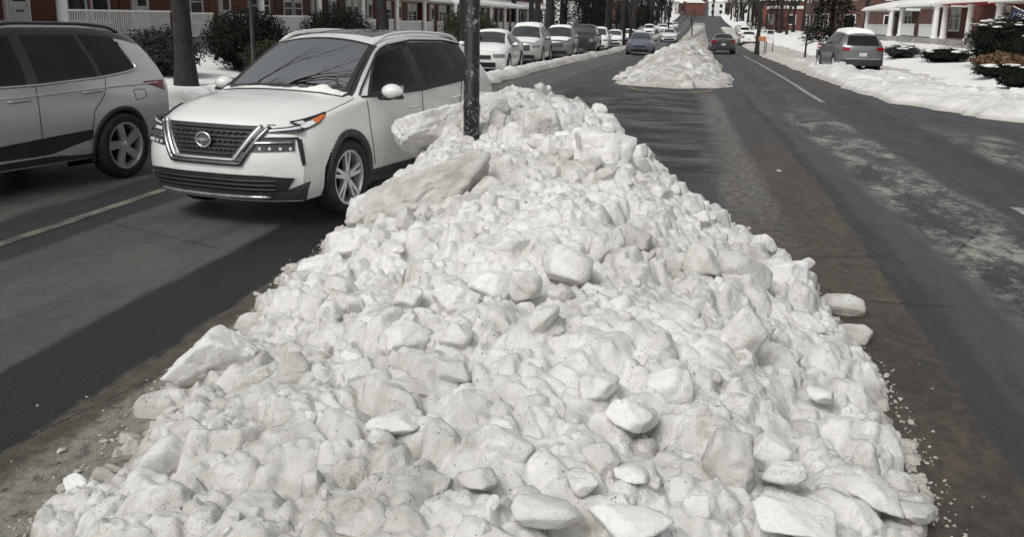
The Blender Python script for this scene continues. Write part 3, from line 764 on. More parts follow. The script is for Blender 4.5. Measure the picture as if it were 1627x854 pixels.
    def patch(c, root, name, A, B, mat, nv=5, sides=(1,), thick=.0, smooth=True, parent=None, kind=None):
        """surface between two lists of points already on the body; built once per side"""
        A = np.array(A); B = np.array(B); obs = []
        for sd in sides:
            P = np.stack([A*(1-t)+B*t for t in np.linspace(0, 1, nv)], 1)
            P = P.copy(); P[..., 0] *= sd; P[..., 1] -= c.L/2
            mb = MB(); mb.grid(P)
            obs.append(mb.build(name, mat, parent or root, smooth=smooth))
        return obs

def poly(pts, n):
    pts = np.array(pts, float); d = np.concatenate([[0], np.cumsum(np.hypot(*(np.diff(pts, axis=0)).T))]); t = np.linspace(0, d[-1], n)
    return np.stack([np.interp(t, d, pts[:, k]) for k in range(2)], 1)
def pside(c, pts, off, n=18): return [c.side(s, z, off) for s, z in poly(pts, n)]
def pfront(c, pts, off, n=18): return [c.front(y, z, off) for y, z in poly(pts, n)]
def prear(c, pts, off, n=12): return [c.rear(y, z, off) for y, z in poly(pts, n)]
def blend(c, up, lo, n=16, nv=5, off=.006): pass

def wheel(c, root, s, sd, style, steer=0., y=None):
    r = c.p['rw']; w = c.p.get('tw', .225); y = (y or c.p['track'])*sd
    t = empty('wheel', (y, s-c.L/2, r)); t.parent = root
    t.rotation_euler = (0, 0, steer)
    o = sd
    mb = MB(); rr = r*.70
    prof = [(rr, -w/2), (r-.03, -w/2), (r-.008, -w/2+.02), (r, -w/2+.05), (r, w/2-.05), (r-.008, w/2-.02), (r-.03, w/2), (r-.06, w/2+.004), (rr+.01, w/2), (rr, w/2-.02)]
    mb.lathe([(a, b*o) for a, b in prof], axis='x', n=36, closed=True); mb.build('tyre', M['rubber'], t, angle=40, recalc=True)
    mb = MB(); f = w/2-.012
    mb.lathe([(rr+.004, (f-.16)*o), (rr+.004, (f)*o), (rr-.018, f*o), (rr-.028, (f-.03)*o), (rr-.03, (f-.16)*o)], axis='x', n=36, closed=True)
    mb.lathe([(0.001, (f-.01)*o), (.03, (f-.012)*o), (.065, (f-.03)*o), (.07, (f-.08)*o), (.001, (f-.08)*o)], axis='x', n=20)
    ns = 5
    for k in range(ns):
        a = 2*math.pi*k/ns+.3
        for da, wd in (((-.16, .016), (.16, .016)) if style == 'double' else ((0, .033),)):
            a0, a1 = a+da*1.2, a+da
            if style != 'double': a0, a1 = a, a+.28
            p0 = np.array([math.cos(a0), math.sin(a0)])*.05; p1 = np.array([math.cos(a1), math.sin(a1)])*(rr-.015)
            d = (p1-p0)/np.linalg.norm(p1-p0); nn = np.array([-d[1], d[0]])
            v = []
            for x in (f-.02, f-.055):
                for q, ww in ((p0, wd*1.2), (p1, wd*(1.5 if style != 'double' else .9))):
                    for sg in (-1, 1): v.append(((x+(.008 if q is p1 else 0))*o, *(q+nn*sg*ww)))
            mb.add(v, [(0, 1, 3, 2), (4, 6, 7, 5), (0, 2, 6, 4), (1, 5, 7, 3), (2, 3, 7, 6), (0, 4, 5, 1)])
    mb.build('rim', M['alloy'], t, angle=35, recalc=True)
    mb = MB(); mb.lathe([(.001, (f-.10)*o), (rr-.03, (f-.10)*o)], axis='x', n=30); mb.lathe([(rr*.62, (f-.085)*o), (rr*.25, (f-.085)*o)], axis='x', n=30)
    mb.build('brake_disc', M['dark'], t, recalc=True)
    return t

def arches(c, root, mats=('cladding',), wid=.075, clad=True, front_ext=True):
    r0 = c.p['rw']+.012
    for ws in c.p['axles']:
        for sd in (1, -1):
            mb = MB(); zb = .27
            lo = math.asin(max(-1, (zb-c.p['rw'])/(r0+.03)))*1.15
            P = []
            for a in np.linspace(lo-.03, math.pi-lo+.03, 40):
                row = []
                for r in (r0+.0, r0+.012, r0+wid):
                    s, z = ws-(r)*math.cos(a), c.p['rw']+r*math.sin(a)
                    z = max(z, zb-.06); q = c.side(min(max(s, .02), c.L-.02), z, .012 if r > r0+.005 else -.03)
                    row.append(q)
                row.append(c.side(min(max(ws-(r0+wid)*math.cos(a), .02), c.L-.02), max(c.p['rw']+(r0+wid)*math.sin(a), zb-.06), -.004))
                P.append(row)
            P = np.array(P); P[..., 0] *= sd; P[..., 1] -= c.L/2; mb.grid(P)
            mb.build('wheel_arch_trim', M['cladding'] if clad else M['dark'], root, smooth=True)
            mb = MB(); P = []
            for a in np.linspace(-.35, math.pi+.35, 26):
                P.append([(x*sd, ws-c.L/2-(r0+.045)*math.cos(a), c.p['rw']+(r0+.045)*math.sin(a)) for x in (.50, .845)])
            mb.grid(np.array(P)); mb.box((.50*sd, ws-c.L/2, .50), (.01, .9, .7)); mb.build('wheel_well', M['dark'], root)

def seam(c, root, pts, n=20, off=.002, w=.007, sides=(1, -1)):
    for sd in sides:
        mb = MB(); q = pside(c, pts, off, n); q = [(p[0]*sd, p[1]-c.L/2, p[2]) for p in q]
        mb.tube(q, w*.6, 4); mb.build('door_seam', M['dark'], root)

def handle(c, root, s, z, mat, w=.20, sides=(1, -1)):
    for sd in sides:
        p = c.side(s, z, .03); q = c.side(s, z, .0)
        mb = MB(); P = [(p[0]*sd, p[1]-c.L/2+t*w/2, p[2]+.004*math.sin(t*3)) for t in np.linspace(-1, 1, 7)]
        mb.tube([(q[0]*sd, P[0][1], P[0][2])] + P + [(q[0]*sd, P[-1][1], P[-1][2])], [.009]+[.013]*7+[.009], 8)
        mb.build('door_handle', mat, root, smooth=True)

def mirror(c, root, s, z, mat, sides=(1, -1), k=1.):
    for sd in sides:
        b = c.side(s, z, 0); x = b[0]+.13
        h = MB(); bm = []
        prof = []
        for t in np.linspace(0, 1, 9):
            a = math.sin(t*math.pi)**.55 if 0 < t < 1 else 0.02
            prof.append((x-.10+.24*t, a))
        n = 14; vs = []
        for px, a in prof:
            for q in range(n):
                an = 2*math.pi*q/n
                vs.append((px*sd, b[1]-c.L/2-.02+.085*a*math.cos(an)*(1.2 if math.cos(an) < 0 else .5), z+.06+.075*a*math.sin(an)*k))
        f = [(i*n+q, i*n+(q+1) % n, (i+1)*n+(q+1) % n, (i+1)*n+q) for i in range(8) for q in range(n)]
        h.add(vs, f); o = h.build('mirror', mat, root, smooth=True, recalc=True)
        st = MB(); st.box(((b[0]+.045)*sd, b[1]-c.L/2, z-.012), (.15, .07, .035)); st.box(((x+.02)*sd, b[1]-c.L/2-.02, z+.0), (.2, .10, .03))
        st.build('mirror_foot', M['plastic'], o)
        gl = MB(); gl.box(((x+.02)*sd, b[1]-c.L/2+.026, z+.06), (.19, .006, .11)); gl.build('mirror_glass', M['chrome'], o)

def text_mesh(s, size, depth, name, mat, parent, loc, rot):
    cu = bpy.data.curves.new('t', 'FONT'); cu.body = s; cu.size = size; cu.extrude = depth; cu.align_x = 'CENTER'; cu.align_y = 'CENTER'
    t = bpy.data.objects.new('t', cu); link(t); dg = bpy.context.evaluated_depsgraph_get()
    me = bpy.data.meshes.new_from_object(t.evaluated_get(dg)); bpy.data.objects.remove(t)
    me.materials.clear(); me.materials.append(mat)
    o = bpy.data.objects.new(name, me); link(o); o.parent = parent; o.location = loc; o.rotation_euler = rot
    return o

# ---- the white SUV that fills the left of the picture
WS = dict(L=4.65, rw=.365, axles=(.95, 3.655), track=.80, nose=.34, nz_hi=.9, nz_lo=1.2, tail=.26, tz_hi=.95, tz0=1.0, crease=.018,
  zc=[(0, .93), (.12, .985), (.5, 1.075), (1.0, 1.125), (1.22, 1.15), (1.6, 1.385), (2.02, 1.625), (2.3, 1.675), (2.8, 1.70), (3.6, 1.675), (4.2, 1.615), (4.65, 1.56)],
  zr=[(0, .86), (.12, .925), (.5, 1.01), (1.0, 1.065), (1.22, 1.09), (1.6, 1.32), (2.02, 1.55), (2.3, 1.605), (2.8, 1.63), (3.6, 1.60), (4.2, 1.545), (4.65, 1.50)],
  wr=[(0, .62), (.3, .66), (.9, .76), (1.15, .775), (1.6, .69), (2.02, .615), (2.8, .60), (3.8, .585), (4.65, .54)],
  zbelt=[(0, .80), (.3, .90), (.9, .995), (1.3, 1.045), (2.5, 1.06), (3.6, 1.12), (4.65, 1.16)],
  wbelt=[(0, .77), (.3, .82), (.9, .86), (1.3, .862), (2.5, .865), (3.6, .85), (4.3, .81), (4.65, .77)],
  wm=[(0, .86), (.3, .89), (.95, .915), (1.6, .885), (2.5, .885), (3.2, .90), (3.7, .922), (4.2, .90), (4.65, .86)],
  zb=[(0, .23), (.6, .25), (2, .26), (3.6, .27), (4.65, .34)], wb=[(0, .80), (.5, .84), (1.5, .86), (3.5, .86), (4.65, .80)], zm=.63,
  ext=[1.22, 2.02, .12])

def ring_split(P, root, name, mat, seal=True, parent=None):
    """outer ring of cells is the black printed edge, the rest is the pane"""
    n, m = P.shape[:2]; sk = np.ones((n-1, m-1), bool); sk[1:-1, 1:-1] = False
    if not seal:
        mb = MB(); mb.grid(P); return mb.build(name, M[mat], root, smooth=True)
    mb = MB(); mb.grid(P, sk); o = mb.build(name, M[mat], root, smooth=True)
    mb = MB(); mb.grid(P, ~sk); mb.build('seal', M['plastic'], o, smooth=True); return o
def edges01(n, e): return np.concatenate([[0], np.linspace(e, 1-e, n), [1]])
def glass_set(c, root, pillars, lo, hi, sb, st, glass='glass', quarter=True, mats=None):
    """side windows between pillars; lo/hi are curves of z against s"""
    for w, ((s0, s1), (t0, t1)) in enumerate(pillars):
        m = mats[w] if mats else glass; U = edges01(12, .055) if mats else np.linspace(0, 1, 14); V = edges01(7, .09) if mats else np.linspace(0, 1, 9)
        rows = [[c.side((t0+(t1-t0)*u)*(1-t)+(s0+(s1-s0)*u)*t, float(hi(t0+(t1-t0)*u))*(1-t)+float(lo(s0+(s1-s0)*u))*t, .006) for u in U] for t in V]
        for sd in (1, -1):
            P = np.array(rows); P[..., 0] *= sd; P[..., 1] -= c.L/2
            ring_split(P, root, 'side_window', m, bool(mats))
def window_holes(pillars, lo, hi):
    out = []
    for (s0, s1), (t0, t1) in pillars:
        g0, g1 = .03, .045
        def pt(u, t):
            a = t0+(t1-t0)*u; b = s0+(s1-s0)*u; return (a*(1-t)+b*t, float(hi(a))*(1-t)+float(lo(b))*t)
        out.append([pt(u, g1) for u in np.linspace(g0, 1-g0, 6)] + [pt(1-g0, t) for t in np.linspace(g1, 1-g1, 6)] + [pt(u, 1-g1) for u in np.linspace(1-g0, g0, 6)] + [pt(g0, t) for t in np.linspace(1-g1, g1, 6)])
    return out
def topglass(c, root, name, sb, st, wfac, mat, n=16, off=.005, bow=.0, seal=False):
    P = []; V = edges01(n, .05) if seal else np.linspace(0, 1, n+1); U = (edges01(15, .035)*2-1) if seal else np.linspace(-1, 1, 17)
    if seal:   # one clean curved sheet between its lower and upper edge
        B = np.array([c.top(sb+bow*u*u, u*float(c.wr(sb+bow*u*u))*wfac, off) for u in U]); T = np.array([c.top(st, u*float(c.wr(st))*wfac, off) for u in U])
        for E in (B, T): E[:, 2] = np.polyval(np.polyfit(U, E[:, 2], 2), U)+.004; E[:, 1] = np.polyval(np.polyfit(U, E[:, 1], 2), U)
        P = [B*(1-t)+T*t+np.array([0, -.5, .85])*.022*4*t*(1-t) for t in V]
    else:
        for t in V: P.append([c.top((sb+bow*u*u)*(1-t)+st*t, u*float(c.wr((sb+bow*u*u)*(1-t)+st*t))*wfac, off) for u in U])
    P = np.array(P); P[..., 1] -= c.L/2
    return ring_split(P, root, name, mat, seal)
def interior(c, root):
    h = c.L/2; m = MB(); m.box((0, 2.7-h, .36), (1.5, 2.9, .08)); m.build('cabin_floor', M['dark'], root)
    m = MB(); pr = [(1.42, .55), (1.34, 1.00), (1.50, 1.055), (1.72, 1.02), (1.80, .92), (1.80, .55)]
    v = [(x, a-h, b) for x in (-.74, .74) for a, b in pr]; k = len(pr)
    m.add(v, [(i, (i+1) % k, (i+1) % k+k, i+k) for i in range(k)] + [tuple(range(k)), tuple(range(k, 2*k))]); m.build('dashboard', M['plastic'], root, recalc=True)
    m = MB(); cx, cy, cz = .37, 1.93-h, .98; n = 24; v = []; f = []
    for i in range(n):
        a = 2*math.pi*i/n
        for j in range(6):
            b = 2*math.pi*j/6; r = .185+.014*math.cos(b); v.append((cx+r*math.cos(a), cy+.014*math.sin(b)+.10*math.sin(a), cz+r*math.sin(a)*.88))
    for i in range(n):
        for j in range(6): f.append((i*6+j, i*6+(j+1) % 6, ((i+1) % n)*6+(j+1) % 6, ((i+1) % n)*6+j))
    m.add(v, f); m.box((cx, cy, cz), (.34, .03, .06)); m.build('steering_wheel', M['plastic'], root, smooth=True)
    for x, s in ((-.37, 2.55), (.37, 2.55), (-.38, 3.45), (.38, 3.45)):
        st_ = empty('seat', (x, s-h, .40)); st_.parent = root
        for nm, cc, d, rot in (('cushion', (0, -.22, .16), (.50, .52, .18), 0), ('backrest', (0, .06, .47), (.48, .14, .60), -.22), ('headrest', (0, .16, .88), (.27, .10, .19), -.1)):
            bm = bmesh.new(); bmesh.ops.create_cube(bm, size=1); bmesh.ops.scale(bm, vec=d, verts=bm.verts); bmesh.ops.bevel(bm, geom=bm.edges[:], offset=.04, segments=3, affect='EDGES', profile=.6)
            me = bpy.data.meshes.new(nm); bm.to_mesh(me); bm.free(); me.materials.append(M['seat']); me.polygons.foreach_set('use_smooth', [True]*len(me.polygons))
            o = bpy.data.objects.new(nm, me); link(o); o.parent = st_; o.location = cc; o.rotation_euler = (rot, 0, 0)
    m = MB(); P = []
    for s in np.linspace(2.06, 4.1, 12): P.append([c.top(s, u*float(c.wr(s))*.97, -.035) for u in np.linspace(-1, 1, 9)])
    P = np.array(P); P[..., 1] -= h; m.grid(P); m.build('headliner', M['liner'], root, smooth=True)
    m = MB(); m.box((0, 2.02-h, 1.47), (.22, .03, .06)); m.build('rear_view_mirror', M['plastic'], root)

def rearglass(c, root, name, y, z0, z1, mat, off=.006, yt=None):
    yt = yt or y; P = []
    for k in range(8):
        t = k/7; P.append([c.rear(u*(y*(1-t)+yt*t), z0*(1-t)+z1*t, off) for u in np.linspace(-1, 1, 15)])
    P = np.array(P); P[..., 1] -= c.L/2; mb = MB(); mb.grid(P); return mb.build(name, M[mat], root, smooth=True)

def white_suv():
    c = Car(WS); root = empty('parked_car', (0, 0, 0))
    tag(root, 'large white SUV with a chrome V-shaped grille facing the viewer beside the snow pile', 'car')
    P = M['plastic']
    # windows
    hi = curve([1.3, 1.75, 2.1, 2.6, 3.4, 4.0, 4.3], [1.16, 1.40, 1.53, 1.575, 1.565, 1.52, 1.46]); lo = curve([1.2, 2.5, 3.6, 4.2, 4.4], [1.085, 1.10, 1.155, 1.20, 1.27])
    pil = [((1.40, 2.44), (1.88, 2.44)), ((2.54, 3.42), (2.54, 3.30)), ((3.50, 4.12), (3.38, 3.98))]
    c.body(root, M['paint_white'], holes=(window_holes(pil, lo, hi), (1.245, 1.955, .895, .07)))
    glass_set(c, root, pil, lo, hi, 0, 0, mats=('halftint', 'tint', 'tint')); interior(c, root)
    seamtop = pside(c, [(1.32, 1.10), (1.95, 1.50), (2.15, 1.555), (2.7, 1.597), (3.5, 1.58), (4.05, 1.53)], .008, 30)
    for sd in (1, -1):
        mb = MB(); mb.tube([(p[0]*sd, p[1]-c.L/2, p[2]) for p in seamtop], .011, 6); mb.build('window_trim', P, root)
        mb = MB(); q = pside(c, [(1.32, 1.085), (2.5, 1.088), (3.6, 1.142), (4.16, 1.19)], .007, 24)
        mb.tube([(p[0]*sd, p[1]-c.L/2, p[2]) for p in q], .011, 6); mb.build('window_trim', P, root)
        # pillar fillers in gloss black
        for a, b in (((2.44, 2.54), (2.44, 2.54)), ((3.42, 3.50), (3.30, 3.38))):
            rows = [[c.side(u0*(1-t)+u1*t, float(hi(u0))*(1-t)+float(lo(u1))*t, .003) for u0, u1 in zip(np.linspace(*b, 3), np.linspace(*a, 3))] for t in np.linspace(0, 1, 8)]
            PP = np.array(rows); PP[..., 0] *= sd; PP[..., 1] -= c.L/2; mb = MB(); mb.grid(PP); mb.build('pillar', P, root)
    wd = topglass(c, root, 'windscreen', 1.20, 1.99, .93, 'clear', bow=.07, seal=True)
    mb = MB()
    P2 = []
    for u in np.linspace(-1, 1, 21):
        P2.append([c.top(1.97, u*float(c.wr(1.97))*.95, .009), c.top(2.05, u*float(c.wr(2.05))*.95, .006)])
    P2 = np.array(P2); P2[..., 1] -= c.L/2
    for sd in (1, -1):
        rows = [[c.top(s, sd*float(c.wr(s))*f, .009) for f in (.925, .995)] for s in np.linspace(1.24, 2.0, 14)]
        rows = np.array(rows); rows[..., 1] -= c.L/2; mb = MB(); mb.grid(rows); mb.build('pillar', P, root)
    # strip of dark scuttle with the wipers and left-over snow
    rows = [[c.top(s+.06*u*u, u*float(c.wr(1.15))*.92, .008) for s in (1.10, 1.20)] for u in np.linspace(-1, 1, 17)]
    rows = np.array(rows); rows[..., 1] -= c.L/2; mb = MB(); mb.grid(rows); mb.build('scuttle', P, root)
    for x0, x1, s1 in ((-.62, -.02, 1.42), (.02, .66, 1.36)):
        mb = MB(); pts = []
        for t in np.linspace(0, 1, 8):
            y = x0+(x1-x0)*t; q = c.top(1.20+(s1-1.24)*t**1.5, y, .028); pts.append((q[0], q[1]-c.L/2, q[2]))
        mb.tube(pts, .009, 6); q = c.top(1.18, x0+.06, .02); mb.tube([(q[0]-.04, q[1]-c.L/2-.02, q[2]), pts[4]], .008, 6)
        mb.build('wiper', P, root)
    rg = np.random.default_rng(3); rows = []
    for u in np.linspace(-1, 1, 60):
        hgt = max(0, .035*(float(fbm(np.float64(u*3.1), np.float64(2.), 3, 4))-.36)*4) * (1 if -.1 < u < .92 else .25)
        wdt = .05+.05*float(fbm(np.float64(u*2.3), np.float64(5.), 3, 9)); row = []
        for t in np.linspace(0, 1, 6):
            q = c.top(1.11+.06*u*u+wdt*t*1.4, u*.70, .010+hgt*math.sin(math.pi*t)); row.append((q[0], q[1]-c.L/2, q[2]))
        rows.append(row)
    mb = MB(); mb.grid(np.array(rows)); mb.build('snow_patch', M['clean_snow'], root, smooth=True)
    # pano roof, rails, antenna
    topglass(c, root, 'sunroof', 2.20, 3.40, .72, 'glass', n=8)
    for sd in (1, -1):
        mb = MB(); pts = []
        for t in np.linspace(0, 1, 24):
            s = 1.98+2.25*t; q = c.top(s, float(c.wr(s))*.93*sd, .008+.032*min(1, 9*t, 9*(1-t))); pts.append((q[0], q[1]-c.L/2, q[2]))
        mb.tube(pts, [.012]+[.019]*22+[.012], 8); mb.build('roof_rail', M['paint_white'], root, smooth=True)
    mb = MB(); q = c.top(4.05, 0); mb.prism([(-.03, q[1]-c.L/2-.09), (.03, q[1]-c.L/2-.09), (.008, q[1]-c.L/2+.09), (-.008, q[1]-c.L/2+.09)], q[2]-.01, q[2]+.05); mb.build('antenna_fin', M['paint_white'], root)
    # front end -------------------------------------------------
    def fp(name, up, lo, m, off, n=20, nv=6, parent=None):
        u = poly(up, n); l = poly(lo, n); rows = [[c.front(a[0]*(1-t)+b[0]*t, a[1]*(1-t)+b[1]*t, off) for t in np.linspace(0, 1, nv)] for a, b in zip(u, l)]
        PP = np.array(rows); PP[..., 1] -= c.L/2; mb = MB(); mb.grid(PP); return mb.build(name, M[m], parent or root, smooth=True)
    gr = fp('grille', [(-.49, .90), (.49, .90)], [(-.29, .625), (.29, .625)], 'plastic', .006)
    for k in range(7):
        z = .655+.036*k; w = .29+(.49-.29)*(z-.625)/.275-.03
        mb = MB(); pts = []
        for t in np.linspace(-1, 1, 41):
            q = c.front(t*w, z+.008*(k % 2)*math.cos(t*40), .020); pts.append((q[0], q[1]-c.L/2, q[2]))
        mb.tube(pts, .0085, 5); mb.build('slat', P, gr)
    # chrome V: bright inner line, dark outer band
    def vband(name, pts, rad, m, off, flat=1.):
        mb = MB(); q = [c.front(y, z, off) for y, z in poly(pts, 44)]; mb.tube([(p[0], p[1]-c.L/2, p[2]) for p in q], rad, 8); return mb.build(name, M[m], gr, smooth=True)
    vband('chrome_surround', [(-.52, .905), (-.46, .82), (-.325, .605), (.325, .605), (.46, .82), (.52, .905)], .022, 'chrome', .016)
    vband('chrome_surround', [(-.585, .895), (-.51, .79), (-.37, .570), (.37, .570), (.51, .79), (.585, .895)], .024, 'dchrome', .008)
    # round badge with its bar and wordmark
    q = c.front(0, .765, .050)
    bd = empty('badge', (0, q[1]-c.L/2, .765)); bd.parent = root
    mb = MB(); n = 40; vs = []; fs = []
    for i in range(n):
        a = 2*math.pi*i/n
        for j in range(8):
            b = 2*math.pi*j/8; r = .068+.011*math.cos(b); vs.append((1.12*r*math.cos(a), .008*math.sin(b), r*.93*math.sin(a)))
    for i in range(n):
        for j in range(8): fs.append((i*8+j, i*8+(j+1) % 8, ((i+1) % n)*8+(j+1) % 8, ((i+1) % n)*8+j))
    mb.add(vs, fs); mb.build('badge_ring', M['chrome'], bd, smooth=True)
    mb = MB(); mb.box((0, .0, 0), (.19, .014, .034)); mb.lathe([(.001, .006), (.066, .006)], axis='y', n=30); mb.build('badge_bar', M['dchrome'], bd)
    text_mesh('NISSAN', .036, .003, 'badge_lettering', M['chrome'], bd, (0, -.010, 0), (R(90), 0, 0))
    # thin upper lamps that wrap to the wheel arch
    for sd in (1, -1):
        up = [c.front(y*1., z, .008) for y, z in poly([(.545, .868), (.72, .888), (.80, .905)], 10)] + [c.side(s, z, .008) for s, z in poly([(.16, .920), (.62, .985)], 10)]
        lo2 = [c.front(y*1., z, .008) for y, z in poly([(.56, .838), (.72, .840), (.82, .845)], 10)] + [c.side(s, z, .008) for s, z in poly([(.18, .858), (.42, .905), (.62, .98)], 10)]
        up, lo2 = np.array(up), np.array(lo2)
        def lamp(name, a, b, m, o=0., par=None, v0=0., v1=1.):
            rows = [[up[i]*(1-t)+lo2[i]*t+np.array([.006*o, -.006*o, 0]) for t in np.linspace(v0, v1, 4)] for i in range(a, b)]
            PP = np.array(rows); PP[..., 0] *= sd; PP[..., 1] -= c.L/2; mb = MB(); mb.grid(PP); return mb.build(name, M[m], par or root, smooth=True)
        hl = lamp('headlight', 0, 20, 'lensdark'); lamp('running_light', 0, 13, 'led', 1, hl, .05, .42); lamp('indicator', 14, 19, 'amber', 1, hl, .2, .85)
        mb = MB(); mb.tube([(p[0]*sd, p[1]-c.L/2-.003, p[2]) for p in up], .009, 5); mb.build('lamp_trim', P, hl)
        # lower lamp housing with four LEDs, black air slot
        up3 = [c.front(y, z, .008) for y, z in poly([(.45, .765), (.60, .785), (.79, .785)], 14)]; lo3 = [c.front(y, z, .008) for y, z in poly([(.39, .675), (.80, .690)], 14)]
        PP = np.array([[a*(1-t)+b*t for t in np.linspace(0, 1, 4)] for a, b in zip(up3, lo3)]); PP[..., 0] *= sd; PP[..., 1] -= c.L/2
        mb = MB(); mb.grid(PP); lh = mb.build('lower_headlight', M['lensdark'], root, smooth=True)
        for y in (.54, .62, .70, .77):
            q = c.front(y, .708, .016); mb = MB(); mb.lathe([(.001, -.004), (.013, -.002), (.016, .006)], (q[0]*sd, q[1]-c.L/2, q[2]), 'y', 12); mb.build('led', M['led'], lh)
        q1 = [c.front(y, z, .020) for y, z in poly([(.50, .757), (.78, .765)], 8)]; mb = MB(); mb.tube([(p[0]*sd, p[1]-c.L/2, p[2]) for p in q1], .011, 6); mb.build('led_bar', M['lens'], lh)
        u4 = [c.front(y, z, .010) for y, z in poly([(.45, .785), (.60, .800), (.815, .800), (.86, .56)], 30)]
        mb = MB(); mb.tube([(p[0]*sd, p[1]-c.L/2, p[2]) for p in u4], .010, 6); mb.build('lamp_bezel', P, lh)
        a5 = [c.front(y, z, .009) for y, z in poly([(.80, .79), (.835, .66), (.87, .56)], 10)]; b5 = [c.front(y, z, .009) for y, z in poly([(.835, .79), (.865, .66), (.875, .56)], 10)]
        PP = np.array([[a, b] for a, b in zip(a5, b5)]); PP[..., 0] *= sd; PP[..., 1] -= c.L/2; mb = MB(); mb.grid(PP); mb.build('air_slot', P, root)
    lg = fp('lower_grille', [(-.80, .45), (-.55, .475), (.55, .475), (.80, .45)], [(-.72, .315), (.72, .315)], 'plastic', .006, 30)
    for z in (.345, .385, .425):
        mb = MB(); q = [c.front(y, z, .018) for y in np.linspace(-.66, .66, 20)]; mb.tube([(p[0], p[1]-c.L/2, p[2]) for p in q], .008, 5); mb.build('slat', P, lg)
    fp('bumper_cladding', [(-.90, .42), (-.70, .325), (.70, .325), (.90, .42)], [(-.84, .24), (.84, .24)], 'cladding', .010, 36)
    mb = MB(); q = [c.front(y, .268+.01*abs(y), .026) for y in np.linspace(-.60, .60, 24)]; mb.tube([(p[0], p[1]-c.L/2, p[2]) for p in q], [.006]+[.017]*22+[.006], 8); mb.build('skid_trim', M['lens'], root, smooth=True)
    mb = MB(); q = [c.front(y, .955-.01*abs(y), .004) for y in np.linspace(-.6, .6, 24)]
    mb.tube([(p[0], p[1]-c.L/2+.01, p[2]-.045) for p in q], .006, 4); mb.build('bonnet_seam', M['dark'], root)
    # sides
    arches(c, root)
    for sd in (1, -1):
        a = pside(c, [(1.35, .375), (3.25, .395)], .010, 20); b = pside(c, [(1.35, .262), (3.25, .275)], .010, 20)
        PP = np.array([[x*(1-t)+y*t for t in np.linspace(0, 1, 4)] for x, y in zip(a, b)]); PP[..., 0] *= sd; PP[..., 1] -= c.L/2; mb = MB(); mb.grid(PP); mb.build('sill_cladding', M['cladding'], root, smooth=True)
    seam(c, root, [(1.36, 1.07), (1.37, .8), (1.46, .42)]); seam(c, root, [(2.50, 1.08), (2.49, .7), (2.50, .42)]); seam(c, root, [(3.52, 1.13), (3.40, .92), (3.20, .72), (3.14, .45)])
    seam(c, root, [(1.22, 1.078), (1.05, 1.05), (.62, .985)], w=.005)
    handle(c, root, 2.28, .93, M['paint_white']); handle(c, root, 3.30, .965, M['paint_white'])
    mirror(c, root, 1.62, 1.075, M['paint_white'])
    # rear
    rearglass(c, root, 'rear_window', .62, 1.14, 1.48, 'glass', yt=.52)
    for sd in (1, -1):
        rows = [[c.rear(y*sd, z, .008) for y in (.80, .5)] for z in (1.06, 1.0, .94)]
        PP = np.array(rows); PP[..., 1] -= c.L/2; mb = MB(); mb.grid(PP); mb.build('tail_light', M['redlens'], root)
        wheel(c, root, .95, sd, 'double'); wheel(c, root, 3.655, sd, 'double')
    # registration and inspection stickers in the corner of the windscreen
    for y in (.42, .50):
        rows = [[c.top(s, yy, .009) for yy in (y-.03, y+.03)] for s in (1.29, 1.36)]
        PP = np.array(rows); PP[..., 1] -= c.L/2; mb = MB(); mb.grid(PP); mb.build('sticker', M['plate'], root)
    return root

# ---- silver SUV on the far left, seen from the rear doors back
SS = dict(L=4.71, rw=.375, axles=(.93, 3.635), track=.82, nose=.30, nz_hi=.6, nz_lo=1., tail=.30, tz_hi=.78, tz0=.98,
  zc=[(0, .98), (.15, 1.04), (.6, 1.10), (1.1, 1.16), (1.25, 1.19), (1.7, 1.46), (2.1, 1.67), (2.6, 1.735), (3.4, 1.735), (4.1, 1.69), (4.45, 1.65), (4.71, 1.62)],
  zr=[(0, .92), (.15, .98), (.6, 1.04), (1.1, 1.10), (1.25, 1.13), (1.7, 1.39), (2.1, 1.60), (2.6, 1.665), (3.4, 1.655), (4.1, 1.60), (4.45, 1.56), (4.71, 1.53)],
  wr=[(0, .66), (1.1, .78), (1.7, .70), (2.1, .64), (3.4, .62), (4.2, .58), (4.71, .55)],
  zbelt=[(0, .86), (.9, 1.0), (1.3, 1.06), (2.5, 1.09), (3.6, 1.15), (4.3, 1.17), (4.71, 1.12)],
  wbelt=[(0, .78), (.9, .87), (2.5, .875), (3.6, .87), (4.3, .84), (4.71, .80)],
  wm=[(0, .86), (.9, .925), (1.6, .90), (2.6, .895), (3.1, .91), (3.65, .945), (4.2, .93), (4.71, .87)],
  zb=[(0, .25), (.6, .27), (3.6, .28), (4.71, .36)], wb=[(0, .80), (.6, .85), (3.6, .86), (4.71, .80)], zm=.80, ext=[])
